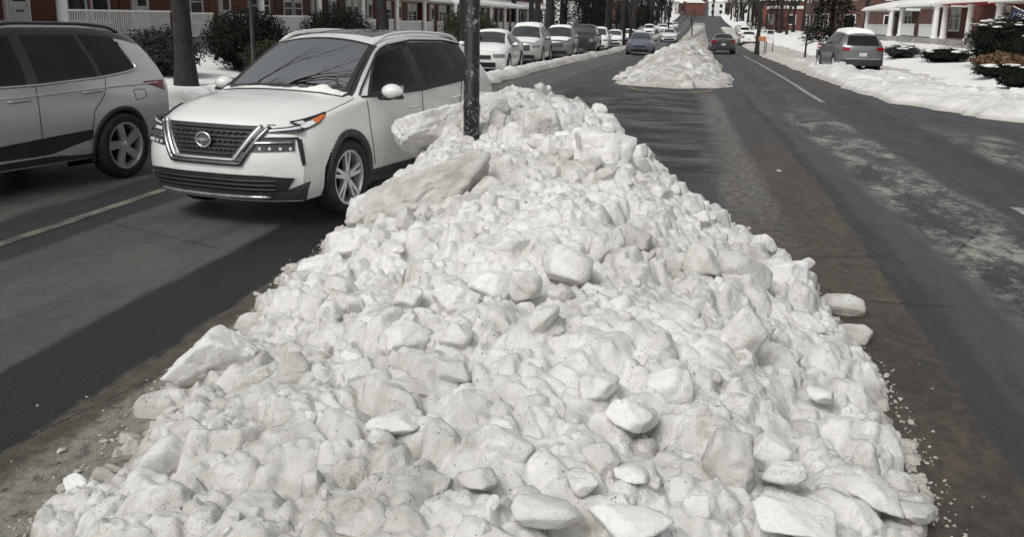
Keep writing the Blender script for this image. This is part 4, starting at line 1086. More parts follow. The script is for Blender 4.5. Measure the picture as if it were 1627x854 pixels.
def silver_suv():
    c = Car(SS); root = empty('parked_car', (0, 0, 0))
    tag(root, 'silver SUV with a black roof, cut off by the left edge of the picture', 'car')
    c.body(root, M['paint_silver']); P = M['plastic']
    hi = curve([1.3, 1.75, 2.1, 2.6, 3.4, 4.0, 4.4], [1.2, 1.44, 1.56, 1.61, 1.60, 1.555, 1.50]); lo = curve([1.2, 2.5, 3.4, 4.0, 4.2], [1.12, 1.125, 1.165, 1.23, 1.30])
    glass_set(c, root, [((1.55, 2.42), (1.95, 2.42)), ((2.56, 3.38), (2.56, 3.28)), ((3.44, 4.02), (3.34, 3.90))], lo, hi, 0, 0)
    # gloss black roof laid over the body shell
    rows = []
    for s in np.linspace(1.95, 4.66, 34):
        row = [c.side(s, float(c.zr(s))-.055, .005), c.side(s, float(c.zr(s))-.02, .006)] + [c.top(s, u*float(c.wr(s)), .006) for u in np.linspace(1, 0, 8)]
        row = [np.array(r) for r in row]; row += [r*np.array([-1, 1, 1]) for r in row[-2::-1]]; rows.append(row)
    PP = np.array(rows); PP[..., 1] -= c.L/2; mb = MB(); mb.grid(PP); mb.build('black_roof', M['paint_black'], root, angle=50)
    for sd in (1, -1):
        for a, b in (((2.42, 2.56), (2.42, 2.56)), ((3.38, 3.44), (3.28, 3.34))):
            rr = [[c.side(u0*(1-t)+u1*t, float(hi(u0))*(1-t)+float(lo(u1))*t, .004) for u0, u1 in zip(np.linspace(*b, 3), np.linspace(*a, 3))] for t in np.linspace(0, 1, 8)]
            PP = np.array(rr); PP[..., 0] *= sd; PP[..., 1] -= c.L/2; mb = MB(); mb.grid(PP); mb.build('pillar', M['paint_black'], root)
        q = pside(c, [(1.4, 1.105), (2.5, 1.11), (3.4, 1.150), (3.98, 1.205), (4.06, 1.25), (3.93, 1.52)], .010, 40)
        mb = MB(); mb.tube([(p[0]*sd, p[1]-c.L/2, p[2]) for p in q], .014, 6); mb.build('window_trim', M['chrome'], root, smooth=True)
        mb = MB(); pts = []
        for t in np.linspace(0, 1, 24):
            s = 2.05+2.15*t; w = c.top(s, float(c.wr(s))*.9*sd, .01+.04*min(1, 9*t, 9*(1-t))); pts.append((w[0], w[1]-c.L/2, w[2]))
        mb.tube(pts, .018, 8); mb.build('roof_rail', M['paint_black'], root, smooth=True)
        # body crease and lower cladding
        q = pside(c, [(1.4, .985), (2.5, 1.005), (3.6, 1.045), (4.45, 1.05)], .004, 30); mb = MB(); mb.tube([(p[0]*sd, p[1]-c.L/2, p[2]) for p in q], .010, 6); mb.build('shoulder_line', M['paint_silver'], root, smooth=True)
        a = pside(c, [(1.35, .50), (3.2, .60)], .008, 20); b = pside(c, [(1.35, .29), (3.2, .29)], .010, 20)
        PP = np.array([[x*(1-t)+y*t for t in np.linspace(0, 1, 6)] for x, y in zip(a, b)]); PP[..., 0] *= sd; PP[..., 1] -= c.L/2; mb = MB(); mb.grid(PP); mb.build('sill_cladding', M['dchrome'], root, smooth=True)
        up = [c.side(s, 1.075, .010) for s in np.linspace(4.10, 4.60, 8)] + [c.rear(y, 1.075, .010) for y in np.linspace(.80, .45, 6)]
        l2 = [c.side(s, 1.06-.10*(s-4.10)/.5, .010) for s in np.linspace(4.10, 4.60, 8)] + [c.rear(y, .96, .010) for y in np.linspace(.80, .45, 6)]
        PP = np.array([[x*(1-t)+y*t for t in np.linspace(0, 1, 4)] for x, y in zip(up, l2)]); PP[..., 0] *= sd; PP[..., 1] -= c.L/2; mb = MB(); mb.grid(PP); mb.build('tail_light', M['redlens'], root, smooth=True)
        wheel(c, root, .93, sd, 'star', y=.85); wheel(c, root, 3.635, sd, 'star', y=.85)
    # fuel flap outline
    q = pside(c, [(3.86, .99), (4.08, .99), (4.10, .90), (3.88, .87), (3.86, .99)], .002, 24); mb = MB(); mb.tube([(-p[0]*-1, p[1]-c.L/2, p[2]) for p in q], .0035, 4); mb.build('fuel_flap', M['dark'], root)
    topglass(c, root, 'windscreen', 1.28, 2.06, .93, 'wind', bow=.06)
    rearglass(c, root, 'rear_window', .62, 1.14, 1.52, 'glass', yt=.54)
    arches(c, root, wid=.06)
    seam(c, root, [(2.52, 1.10), (2.52, .7), (2.54, .36)]); seam(c, root, [(3.48, 1.16), (3.42, .98), (3.24, .80), (3.16, .45)]); seam(c, root, [(1.38, 1.09), (1.40, .7), (1.45, .4)])
    handle(c, root, 2.28, .965, M['chrome'], .24); handle(c, root, 3.24, 1.0, M['chrome'], .24)
    mirror(c, root, 1.62, 1.11, M['paint_silver'])
    return root
# ---- simpler cars for the row and the traffic further off
def prm(kind):
    if kind == 'suv':
        p = dict(WS); p.update(crease=0.); return p
    if kind == 'truck':
        return dict(L=5.6, rw=.40, axles=(1.0, 4.5), track=.84, nose=.16, nz_hi=.15, nz_lo=.4, tail=.05, tz_hi=.05,
          zc=[(0, 1.10), (.2, 1.18), (1.3, 1.24), (1.5, 1.27), (2.1, 1.86), (3.3, 1.90), (3.7, 1.88), (3.85, 1.22), (5.6, 1.22)],
          zr=[(0, 1.04), (.2, 1.12), (1.3, 1.18), (1.5, 1.20), (2.1, 1.78), (3.3, 1.82), (3.7, 1.80), (3.85, 1.18), (5.6, 1.18)],
          wr=[(0, .86), (1.4, .86), (2.1, .72), (3.6, .70), (3.9, .90), (5.6, .90)], zbelt=[(0, .95), (1.4, 1.12), (5.6, 1.12)],
          wbelt=[(0, .92), (5.6, .93)], wm=[(0, .97), (5.6, .97)], zb=[(0, .35), (5.6, .42)], wb=[(0, .9), (5.6, .9)], zm=.75)
    return dict(L=4.7, rw=.33, axles=(.92, 3.65), track=.80, nose=.36, nz_hi=.7, nz_lo=1., tail=.26, tz_hi=.3, tz0=.9,
      zc=[(0, .76), (.12, .80), (.6, .90), (1.1, .97), (1.35, 1.02), (1.8, 1.24), (2.2, 1.40), (2.7, 1.445), (3.2, 1.42), (3.7, 1.29), (4.15, 1.13), (4.5, 1.09), (4.7, 1.05)],
      zr=[(0, .71), (.12, .75), (.6, .85), (1.1, .91), (1.35, .95), (1.8, 1.17), (2.2, 1.33), (2.7, 1.375), (3.2, 1.35), (3.7, 1.23), (4.15, 1.08), (4.5, 1.05), (4.7, 1.01)],
      wr=[(0, .66), (1.1, .76), (1.8, .62), (2.7, .56), (3.5, .58), (4.2, .70), (4.7, .70)], zbelt=[(0, .68), (1., .84), (2.5, .90), (3.7, .95), (4.7, .96)],
      wbelt=[(0, .78), (1, .84), (2.5, .85), (4., .83), (4.7, .79)], wm=[(0, .85), (.9, .90), (2.2, .88), (3.65, .905), (4.7, .85)],
      zb=[(0, .19), (2, .20), (4.7, .28)], wb=[(0, .8), (2, .85), (4.7, .8)], zm=.55)

def street_car(kind, pm, label, group=None, snow=0., cat='car', grille='plastic', light='lens'):
    c = Car(prm(kind)); root = empty('parked_car' if group != 'cars driving on the avenue' else 'moving_car', (0, 0, 0)); tag(root, label, cat, group)
    c.body(root, M[pm], ns=44, na=18, nt=7)
    zt = lambda s: float(c.zr(s))
    if kind == 'suv':
        hi = curve([1.3, 1.75, 2.1, 2.6, 3.4, 4.0, 4.3], [1.16, 1.40, 1.53, 1.575, 1.565, 1.52, 1.46]); lo = curve([1.2, 2.5, 3.6, 4.2, 4.4], [1.085, 1.10, 1.155, 1.20, 1.27])
        win = [((1.45, 2.44), (1.92, 2.44)), ((2.54, 3.42), (2.54, 3.30)), ((3.50, 4.12), (3.38, 3.98))]; ws = (1.24, 1.97, .05); rear = (.64, 1.12, 1.50, .54)
        arches(c, root)
    elif kind == 'truck':
        hi = curve([1.3, 2.2, 3.6], [1.3, 1.72, 1.74]); lo = curve([1.3, 3.8], [1.20, 1.22]); win = [((1.7, 2.6), (2.15, 2.6)), ((2.7, 3.6), (2.7, 3.5))]; ws = (1.52, 2.08, .03); rear = None
        arches(c, root)
    else:
        hi = curve([1.4, 1.8, 2.2, 2.7, 3.2, 3.7], [1.0, 1.16, 1.29, 1.335, 1.31, 1.2]); lo = curve([1.3, 2.5, 3.8], [.93, .95, .99])
        win = [((1.62, 2.5), (1.98, 2.5)), ((2.6, 3.62), (2.6, 3.35))]; ws = (1.38, 2.16, .05); rear = None
        arches(c, root, clad=False, wid=.03)
        topglass(c, root, 'rear_window', 3.26, 4.05, .88, 'glass')
    glass_set(c, root, win, lo, hi, 0, 0)
    topglass(c, root, 'windscreen', ws[0], ws[1], .92, 'wind', bow=ws[2])
    if rear: rearglass(c, root, 'rear_window', rear[0], rear[1], rear[2], 'glass', yt=rear[3])
    z0 = float(c.zr(0)); zl = z0-.10
    def fpatch(name, y0, y1, za, zb2, m, fn=None, off=.008, parent=None):
        fn = fn or c.front
        rows = [[fn(y, za*(1-t)+zb2*t, off) for t in (0, .33, .66, 1)] for y in np.linspace(y0, y1, 10)]
        PP = np.array(rows); PP[..., 1] -= c.L/2; mb = MB(); mb.grid(PP); return mb.build(name, M[m], parent or root, smooth=True)
    if kind == 'truck':
        fpatch('grille', -.5, .5, .72, 1.02, grille); fpatch('bumper', -.92, .92, .42, .62, 'plastic', off=.03)
        hl = [(.56, .92, .80, 1.0)]; tl = (.82, .95, .80, 1.12)
        fpatch('tailgate_trim', -.7, .7, .9, .95, 'plastic', c.rear)
    elif kind == 'suv':
        fpatch('grille', -.42, .42, .60, .84, grille); fpatch('lower_grille', -.62, .62, .28, .42, 'plastic'); hl = [(.50, .84, .72, .85)]; tl = (.52, .80, .92, 1.06)
        fpatch('rear_bumper', -.85, .85, .34, .56, 'plastic', c.rear, .02)
        fpatch('bumper_trim', -.7, .7, .60, .625, 'chrome', c.rear, .015)
    else:
        fpatch('grille', -.40, .40, .50, .64, grille); fpatch('lower_grille', -.55, .55, .24, .40, 'plastic'); hl = [(.46, .84, .56, .68)]; tl = (.48, .82, .82, .96)
        fpatch('rear_bumper', -.7, .7, .30, .44, 'plastic', c.rear, .012)
    for sd in (1, -1):
        for (a, b, za, zb2) in hl: fpatch('headlight', a*sd, b*sd, za, zb2, light)
        fpatch('tail_light', tl[0]*sd, tl[1]*sd, tl[2], tl[3], 'redlens', c.rear, .012)
        for s in c.p['axles']: wheel(c, root, s, sd, 'star')
    fpatch('licence_plate', -.15, .15, (.70 if kind != 'sedan' else .62), (.84 if kind != 'sedan' else .76), 'plate', c.rear, .014)
    mirror(c, root, ws[0]+.38, float(lo(1.6))-.02, M[pm])
    if snow:
        rg = random.Random(int(snow*1000)); mb = MB(); s0, s1 = (2.05, 4.3) if kind != 'sedan' else (2.2, 3.2)
        rows = []
        for s in np.linspace(s0, s1, 18):
            row = []
            for u in np.linspace(-1, 1, 15):
                e = min(1, (s-s0)/.15, (s1-s)/.15)*min(1, (1-abs(u))/.12); q = c.top(s, u*float(c.wr(s))*.97)
                row.append((q[0], q[1]-c.L/2, q[2]-.004+snow*(max(0, e)**.5)*(.8+.4*float(fbm(np.float64(s*2), np.float64(u*2+3), 3, 5)))))
            rows.append(row)
        mb.grid(np.array(rows)); mb.build('roof_snow', M['clean_snow'], root, smooth=True)
        if kind != 'truck':
            rows = []
            for s in np.linspace(.12, 1.12, 12):
                row = []
                for u in np.linspace(-1, 1, 13):
                    e = min(1, (s-.12)/.15, (1.12-s)/.1)*min(1, (1-abs(u))/.12); q = c.top(s, u*float(c.wr(s))*.95)
                    row.append((q[0], q[1]-c.L/2, q[2]-.004+.5*snow*max(0, e)**.5))
                rows.append(row)
            mb = MB(); mb.grid(np.array(rows)); mb.build('bonnet_snow', M['clean_snow'], root, smooth=True)
    return root

def put(o, x, y, rz, z=None):
    o.location = (x, y, float(zroad(y)) if z is None else z); o.rotation_euler = (0, 0, rz); return o

w = white_suv(); YW = -.235; put(w, -4.06+4.65/2*math.sin(-YW), 8.16+4.65/2*math.cos(YW), YW, .02)
s_ = silver_suv(); put(s_, -7.90+4.71/2*math.sin(.235), 7.10+4.71/2*math.cos(.235), -.235, .0)

def relabel(o, l, g=None):
    o['label'] = l
    if g: o['group'] = g
    return o
GP = 'cars parked along the left kerb'; GM = 'cars driving on the avenue'
put(street_car('sedan', 'paint_white', 'white hatchback parked first in the left row, just right of the black pole', GP, .05, light='lens'), -6.50, 33.5+2.35, 0)
put(street_car('suv', 'paint_tan', 'silver-white SUV with thick roof snow, second in the left parked row', GP, .10), -6.55, 43+2.3, 0)
put(street_car('suv', 'paint_grey', 'grey SUV with a thin snow cap, third in the left row of parked cars', GP, .06), -6.20, 53+2.3, 0)
put(street_car('truck', 'paint_dark', 'dark pickup truck with a black grille in the left row of parked cars', GP, 0, cat='pickup truck'), -5.95, 65+2.8, 0)
a = put(street_car('suv', 'paint_white', 'white SUV parked behind the dark pickup truck in the left row', GP, .04), -5.7, 77, 0)
b = put(street_car('sedan', 'paint_white', 'small white car at the far end of the near left parked row', GP, .05), -5.2, 90, 0)
c_ = copy_tree(a); relabel(c_, 'white parked SUV beyond the blue car, its front visible over the left lane', GP); put(c_, -3.6, 146, 0)
c_ = copy_tree(b); relabel(c_, 'snow-dusted white car parked furthest along the left kerb', GP); put(c_, -4.6, 104, 0)
put(street_car('sedan', 'paint_blue', 'steel-blue sedan driving toward the viewer in the left lane', GM), -2.17, 65.8+2.3, 0)
put(street_car('sedan', 'paint_white', 'white car with a dark grille coming downhill behind the blue sedan', GM), -.55, 117, 0)
put(street_car('sedan', 'paint_dark', 'charcoal sedan driving away in the right lane beside the far median', GM), 3.53, 73.6+2.35, math.pi)
rs = street_car('suv', 'paint_grey', 'grey SUV with snow on its roof parked behind a snow bank on the right', None, .11)
put(rs, 7.30, 41.8+2.3, math.pi+.08, -.13)
c_ = copy_tree(b); relabel(c_, 'white car parked along the right kerb beyond the charcoal sedan', 'cars parked along the right kerb'); put(c_, 7.6, 108, math.pi)
k = 0
for (x, y, src) in ((9.9, 150, a), (10.8, 166, b), (11.6, 182, a), (-1.9, 178, b), (-1.0, 196, a), (-.2, 214, b), (12.8, 205, b)):
    c_ = copy_tree(src); relabel(c_, 'tiny distant car parked by the kerb on the far uphill stretch', 'distant cars on the hill'); put(c_, x, y, 0 if x < 5 else math.pi)

# ----------------------------------------------------------------- pole in the pile
pz = 0.45
mb = MB(); mb.lathe([(.001, 0), (.092, 0), (.092, .30), (.083, .31), (.083, .33), (.074, .34), (.074, .80), (.077, .81), (.077, .84), (.072, .85), (.062, 4.9), (.001, 4.92)], n=24)
g = G('chipped_black_paint'); chip = g.math('MULTIPLY', g.step(g.noise(g.pos, 30., 5, .7), .54, .62), g.step(g.noise(g.pos, 7., 3, .6), .42, .55))
M['pole'] = g.out(g.mix(chip, (.012, .012, .012), (.30, .29, .28)), .38, 0., g.bump(g.noise(g.pos, 60., 4, .7), .5, .003))
pr = empty('sign_pole', (-1.79, 8.88, .26)); tag(pr, 'black painted metal pole with chipped paint standing in the snow pile', 'pole')
pl = mb.build('post', M['pole'], pr, angle=35); mb = MB()
mb.box((0, -.08, 3.5), (.62, .012, .76)); mb.build('sign_board', M['sign_white'], pr)

# straw-like tufts in the snow
def tuft(x, y, s, lab):
    rg = random.Random(int(abs(x*100))); mb = MB()
    for i in range(70):
        a = rg.uniform(0, 6.28); l = s*rg.uniform(.4, 1.1); t = rg.uniform(.1, 1.3); bx, by = rg.gauss(0, s*.25), rg.gauss(0, s*.25)
        p0 = (bx, by, -.02); p1 = (bx+math.cos(a)*math.sin(t)*l*.5, by+math.sin(a)*math.sin(t)*l*.5, math.cos(t)*l*.45); p2 = (p1[0]+math.cos(a)*l*.35, p1[1]+math.sin(a)*l*.35, p1[2]+l*.1)
        mb.tube([p0, p1, p2], [.0022, .0018, .0008], 3, cap=False)
    o = mb.build('grass_tuft', M['straw']); o.location = (x, y, pile_z(x, y)); tag(o, lab, 'grass tuft')
M['straw'] = plain('straw', (.11, .10, .045), .9, var=.5)
tuft(-1.55, 6.05, .06, 'small tuft of torn-up greenish grass frozen into the pile below the pole')

# ----------------------------------------------------------------- houses
def gwin(par, x, y, z, w, h, name='window', nx=1, frame='white_paint', face=1):
    """window in a wall facing +x (local); frame, sill, pane"""
    f = MB(); t = .07
    f.box((x+.03, y-w/2-t/2, z), (.10, t, h+2*t)); f.box((x+.03, y+w/2+t/2, z), (.10, t, h+2*t)); f.box((x+.03, y, z+h/2+t/2), (.10, w, t)); f.box((x+.03, y, z-h/2-t/2), (.10, w, t))
    f.box((x+.025, y, z), (.05, w, .05))
    for i in range(1, nx): f.box((x+.03, y-w/2+w*i/nx, z), (.08, .09, h))
    o = f.build(name, M[frame], par)
    p = MB(); p.box((x+.006, y, z), (.012, w, h)); p.build('pane', M['pane'], o)
    s = MB(); s.box((x+.07, y, z-h/2-t-.03), (.18, w+.25, .06)); s.build('sill', M['cream_trim'], o)
    cu = MB(); cu.box((x+.014, y, z+h*.33), (.006, w*.96, h*.3)); cu.build('curtain', M['cream_trim'], o)
    return o

def house(x, y, z, side, w=7.05, brick='brick', label='', group=None, variant=0, fascia='white_paint', dep=9., eave=2.75, floor=.42, rail=True, colw=.32):
    root = empty('row_house', (x, y, z), 0 if side > 0 else math.pi); tag(root, label, 'house', group)
    wx = -2.3
    m = MB(); m.box((wx-dep/2, 0, 3.3), (dep, w-.04, 7.6)); m.build('wall', M[brick], root)
    m = MB(); yy = w/2
    v = [(wx+.35, -yy, 7.0), (wx-dep-.3, -yy, 7.0), (wx+.35, yy, 7.0), (wx-dep-.3, yy, 7.0), (wx-dep/2, -yy, 9.0), (wx-dep/2, yy, 9.0)]
    m.add(v, [(0, 2, 5, 4), (1, 4, 5, 3), (0, 4, 1), (2, 3, 5), (0, 1, 3, 2)]); rf = m.build('roof', M['clean_snow'], root)
    m = MB(); m.box((wx-dep/2-1.2, w*.3, 8.9), (.7, .6, 1.5)); m.build('chimney', M['brick'], rf)
    m = MB(); m.box((wx/2+.05, 0, floor/2-.35), (-wx+.1, w-.10, floor+.7)); m.build('porch_floor', M['concrete'], root)
    # porch roof: sloped deck, fascia and a slab of snow
    m = MB(); m.add([(wx, -yy, eave+.75), (wx, yy, eave+.75), (.35, yy, eave+.12), (.35, -yy, eave+.12), (wx, -yy, eave-.05), (wx, yy, eave-.05), (.35, yy, eave), (.35, -yy, eave)],
        [(0, 3, 2, 1), (4, 5, 6, 7), (0, 4, 7, 3), (1, 2, 6, 5), (3, 7, 6, 2)]); pr_ = m.build('porch_roof', M[fascia], root)
    rows = []
    for i in range(12):
        t = i/11; row = []
        for j in range(22):
            u = -1+2*j/21; e = min(1, 8*(1-abs(u)), 9*(1-t)+.15)**.5
            row.append((wx*(1-t)+.42*t, u*yy, (eave+.77)*(1-t)+(eave+.12)*t+.16*e*(.85+.3*float(fbm(np.float64(t*2+x), np.float64(u*3+y), 3, 2)))))
        rows.append(row)
    rows.append([(p[0], p[1], p[2]-.16) for p in rows[-1]])
    m = MB(); m.grid(np.array(rows)); m.build('roof_snow', M['clean_snow'], pr_, smooth=True)
    for sy in ((-1,) if side > 0 else (-1, 1) if variant != 2 else (-1, 0, 1)):
        m = MB(); cy = sy*(yy-.28); m.lathe([(.001, floor), (colw*.62, floor), (colw*.62, floor+.12), (colw*.5, floor+.14), (colw*.42, eave-.16), (colw*.6, eave-.12), (colw*.6, eave-.02)], (-.12, cy, 0), n=16)
        m.build('column', M['white_paint'], root, angle=40)
    if rail:
        for a, b in ((-yy+.5, -.75), (.75, yy-.5)):
            m = MB()
            if variant == 1 and a < 0: b = yy-.5
            m.box((-.12, (a+b)/2, floor+.90), (.09, b-a, .06)); m.box((-.12, (a+b)/2, floor+.10), (.06, b-a, .05))
            yv = a
            while yv < b: m.box((-.12, yv, floor+.5), (.035, .035, .78)); yv += .125
            m.build('railing', M['white_paint'], root)
            if variant == 1: break
    if variant != 1:
        m = MB()
        for i in range(3): m.box((.14+.28*i, 0, (floor-.14*(i+1))/2-.2), (.28, 1.3, floor-.14*(i+1)+.4))
        m.build('steps', M['concrete'], root)
    dy = (-yy+1.3) if variant != 2 else yy-1.5
    m = MB(); m.box((wx+.05, dy, floor+1.07), (.10, 1.15, 2.25)); fr = m.build('door_frame', M['white_paint'], root)
    m = MB(); m.box((wx+.115, dy, floor+1.0), (.04, .92, 2.0)); dr = m.build('door', M['door_white'], root)
    m = MB(); m.box((wx+.138, dy, floor+1.5), (.01, .6, .75)); m.build('pane', M['pane'], dr)
    m = MB(); m.box((wx+.16, dy+.36, floor+1.0), (.05, .04, .14)); m.build('handle', M['chrome'], dr)
    m = MB(); m.box((wx+.15, dy, floor+.85), (.02, .34, .05)); m.build('letter_slot', M['iron'], dr)
    g1 = 1.55 if variant != 2 else -1.2
    gwin(root, wx, g1-.70, floor+1.35, 1.0, 1.55); gwin(root, wx, g1+.70, floor+1.35, 1.0, 1.55)
    for q in (-1.9, .1, 2.1): gwin(root, wx, q, 5.3, .95, 1.5)
    for q in (-1.,):
        m = MB(); m.box((wx+.08, dy+.95, floor+1.75), (.14, .16, .26)); m.build('porch_lamp', M['iron'], root)
    return root

GL = 'brick row houses along the left side'
left = [(19.4, 'brick', 'brick row house with a white front door above the silver car', 0), (26.35+3.6, 'brick', 'brick row house with paired white windows behind the silver car and tree trunk', 1),
  (37.0, 'brick', 'brick row house with white porch railing behind the two round hedges', 0), (44.1, 'brick_orange', 'orange-brick row house just above the roof of the white SUV', 1),
  (51.2, 'brick_brown', 'dark row house behind two white porch columns above the white SUV', 2), (58.3, 'brick_brown', 'row house with a white gate-like porch right above the SUV rear windows', 0),
  (65.4, 'brick', 'red row house with a single white window left of the black pole', 1), (72.5, 'brick_orange', 'row house with snowy porch roof directly behind the black pole', 0)]
yh = 22.9
left = [(yh-7.1*.0+7.1*i, *t[1:]) for i, t in enumerate(left)]
for i, (y, bk, lab, var) in enumerate(left):
    house(-17.3, y, float(zg(-17, y))-.02, 1, brick=bk, label=lab, group=GL, variant=var, rail=i > 0)
for i in range(9):
    y = 22.9+7.1*8+7.1*i
    house(-17.3+float(xoff(y))*.5, y, float(zg(-16, y)), 1, brick=('brick', 'brick_brown', 'brick_orange')[i % 3], label='small far row house with a white porch beyond the parked cars on the left', group='far row houses on the left', variant=i % 3)
rl = [(50.2, 'brick', 'brick house with a thick porch column and a flag on the right edge', 0, 'cream_trim'), (62.0, 'brick', 'brick house with a long snowy awning and one small white window', 2, 'sign_red'),
      (76.5, 'brick', 'brick house with a snowy porch roof behind the grey parked SUV', 0, 'cream_trim'), (93.0, 'brick_brown', 'brick house with a small snow-capped porch behind the lawn signs', 1, 'white_paint')]
for y, bk, lab, var, fa in rl:
    house(15.8+float(xoff(y)), y, float(zg(15, y)), -1, w=11.6 if y < 70 else 11., brick=bk, label=lab, group='brick houses along the right side', variant=var, fascia=fa, eave=2.5, floor=.4, rail=y > 70, colw=.42)
for i, (y, w) in enumerate(((33., 10), (38.6, 10))):
    pass
house(15.8, 38.4, float(zg(15, 38)), -1, w=11.6, brick='brick', label='brick house beyond the right edge of the hedge', group='brick houses along the right side', variant=0, eave=2.5, floor=.4, rail=False, colw=.42)

def block(x, y, z, dx, dy, h, brick, label, roof='dark_roof'):
    root = empty('brick_building', (x, y, z)); tag(root, label, 'building')
    m = MB(); m.box((0, 0, h/2), (dx, dy, h)); m.build('wall', M[brick], root)
    m = MB(); m.box((0, 0, h+.15), (dx+.5, dy+.5, .3)); m.build('roof', M['cream_trim'], root)
    m = MB(); m.box((0, 0, h+.36), (dx+.4, dy+.4, .12)); m.build('roof_snow', M['clean_snow'], root)
    n = max(2, int(dy/3))
    for fl in range(int(h/3)):
        for k in range(n):
            f = MB(); yy = -dy/2+dy*(k+.5)/n; f.box((-dx/2-.03, yy, 1.6+3*fl), (.08, 1.3, 1.5)); o = f.build('window', M['white_paint'], root)
            f = MB(); f.box((-dx/2-.075, yy, 1.6+3*fl), (.02, 1.1, 1.3)); f.build('pane', M['pane'], o)
    for k in range(max(2, int(dx/3.5))):
        for fl in range(int(h/3)):
            f = MB(); xx = -dx/2+dx*(k+.5)/max(2, int(dx/3.5)); f.box((xx, -dy/2-.03, 1.6+3*fl), (1.3, .08, 1.5)); o = f.build('window', M['white_paint'], root)
            f = MB(); f.box((xx, -dy/2-.075, 1.6+3*fl), (1.1, .02, 1.3)); f.build('pane', M['pane'], o)
    return root
block(25.5, 128, float(zg(22, 128)), 17, 22, 6.2, 'brick_brown', 'long brown brick building behind the sapling on the right')
block(20.0, 165, float(zg(18, 165)), 10, 12, 3.2, 'brick', 'low red brick building with a snowy roof beyond the right signs')

# houses climbing the hill in the distance
rng = random.Random(21)
hp = []
for i in range(60):
    sidex = rng.choice((-1, 1)); y = 205+rng.random()*300
    hp.append((float(xoff(y))+sidex*(13+rng.random()*45), y))
for i in range(30):
    y = 430+(i//10)*40+rng.uniform(-8, 8); hp.append((float(xoff(y))-42+(i % 10)*9.5+rng.uniform(-3, 3), y))
def far_house(seed):
    rg = random.Random(seed); root = empty('hill_house', (0, 0, 0)); w, d, h = rg.uniform(6, 9), rg.uniform(6, 8), rg.uniform(4, 6)
    m = MB(); m.box((0, 0, h/2-1), (w, d, h+2)); m.build('wall', M[('brick', 'white_paint', 'brick_brown', 'cream_trim')[seed % 4]], root)
    m = MB(); m.add([(-w/2-.4, -d/2-.4, h), (w/2+.4, -d/2-.4, h), (w/2+.4, d/2+.4, h), (-w/2-.4, d/2+.4, h), (-w/2-.4, 0, h+2.2), (w/2+.4, 0, h+2.2)], [(0, 1, 5, 4), (2, 3, 4, 5), (1, 2, 5), (3, 0, 4), (0, 3, 2, 1)]); m.build('roof', M['clean_snow'], root)
    for k in (-1, 1):
        for zz in (1.5, 3.9):
            if zz+.8 > h: continue
            m = MB(); m.box((k*w*.25, -d/2-.03, zz), (1.1, .08, 1.3)); m.build('window', M['pane'], root)
    return root
fh = [far_house(i) for i in range(4)]
for i, (x, y) in enumerate(hp):
    o = fh[i] if i < 4 else copy_tree(fh[i % 4])
    o.location = (x, y, float(zg(x, y))); o.rotation_euler = (0, 0, rng.choice((0, .2, -.2, 1.57)))
    tag(o, 'tiny snow-roofed house on the hill at the end of the avenue', 'house', 'houses on the distant hill')

# ----------------------------------------------------------------- trees and bushes
def tree_mesh(seed, h, r, spread=.5, levels=5, first=.35, fork=3):
    rg = random.Random(seed); tr = MB(); br = MB()
    def grow(p, d, l, rad, lev, mb):
        pts = [p]; rr = [rad]; n = 4 if lev < 2 else 3
        for i in range(n):
            d = (d + Vector((rg.gauss(0, .12), rg.gauss(0, .12), rg.gauss(.03, .06)))).normalized(); p = p + d*l/n; pts.append(p); rr.append(rad*(1-.38*(i+1)/n))
        mb.tube(pts, rr, (12, 8, 6, 5, 4, 3)[min(lev, 5)], cap=False)
        if lev >= levels: return
        for k in range(fork if lev else fork+1):
            a = rg.uniform(0, 6.28); t = rg.uniform(.35, .85)*spread*1.3
            up = d; s1 = up.orthogonal().normalized(); s2 = up.cross(s1)
            nd = (up*math.cos(t)+(s1*math.cos(a)+s2*math.sin(a))*math.sin(t)).normalized()
            q = pts[-1] if k < 2 else pts[-2]
            grow(q, nd, l*rg.uniform(.6, .82), rr[-1]*rg.uniform(.6, .85), lev+1, br)
    pts = [Vector((rg.gauss(0, .01)*i, rg.gauss(0, .01)*i, h*first*i/5)) for i in range(6)]
    tr.tube([(0, 0, -.3)] + pts, [r*1.5, r*1.35]+[r*(1-.05*i) for i in range(5)], 16, cap=False)
    for k in range(4):
        a = 1.57*k+rg.uniform(-.4, .4); t = rg.uniform(.15, .6)
        grow(pts[-1], Vector((math.cos(a)*math.sin(t), math.sin(a)*math.sin(t), math.cos(t))), h*.2, r*.62, 1, br)
    return tr, br
def tree(x, y, h, r, seed, label, group='bare street trees', **k):
    tr, br = tree_mesh(seed, h, r, **k); root = empty('street_tree', (x, y, float(zg(x, y)))); tag(root, label, 'tree', group)
    tr.build('trunk', M['bark'], root, smooth=True); br.build('crown', M['twig'], root, smooth=True); return root
tree(-11.3, 22.0, 11, .22, 1, 'thick dark street-tree trunk between the silver car and the white SUV')
tree(-10.6, 36.0, 10, .20, 6, 'bare street tree behind the white SUV roof, left of the pole')
tree(-7.7, 37.0, 11, .26, 2, 'bare tree trunk just right of the black pole, forking near the picture top')
tree(-7.4, 60., 11, .30, 3, 'dark bare tree behind the third parked car on the left')
tree(-3.6, 84., 9, .13, 4, 'slim bare tree right of the blue sedan on the left side')
tree(6.0, 75., 8, .16, 5, 'small bare tree beside the orange sign on the right')
T0 = tree(-13, 96, 13, .3, 8, 'bare tree in the dark thicket above the left row of parked cars', 'dark trees on the left'); T1 = tree(20, 112, 12, .28, 9, 'bare tree behind the brick houses on the right', 'trees on the right')
rng = random.Random(5)
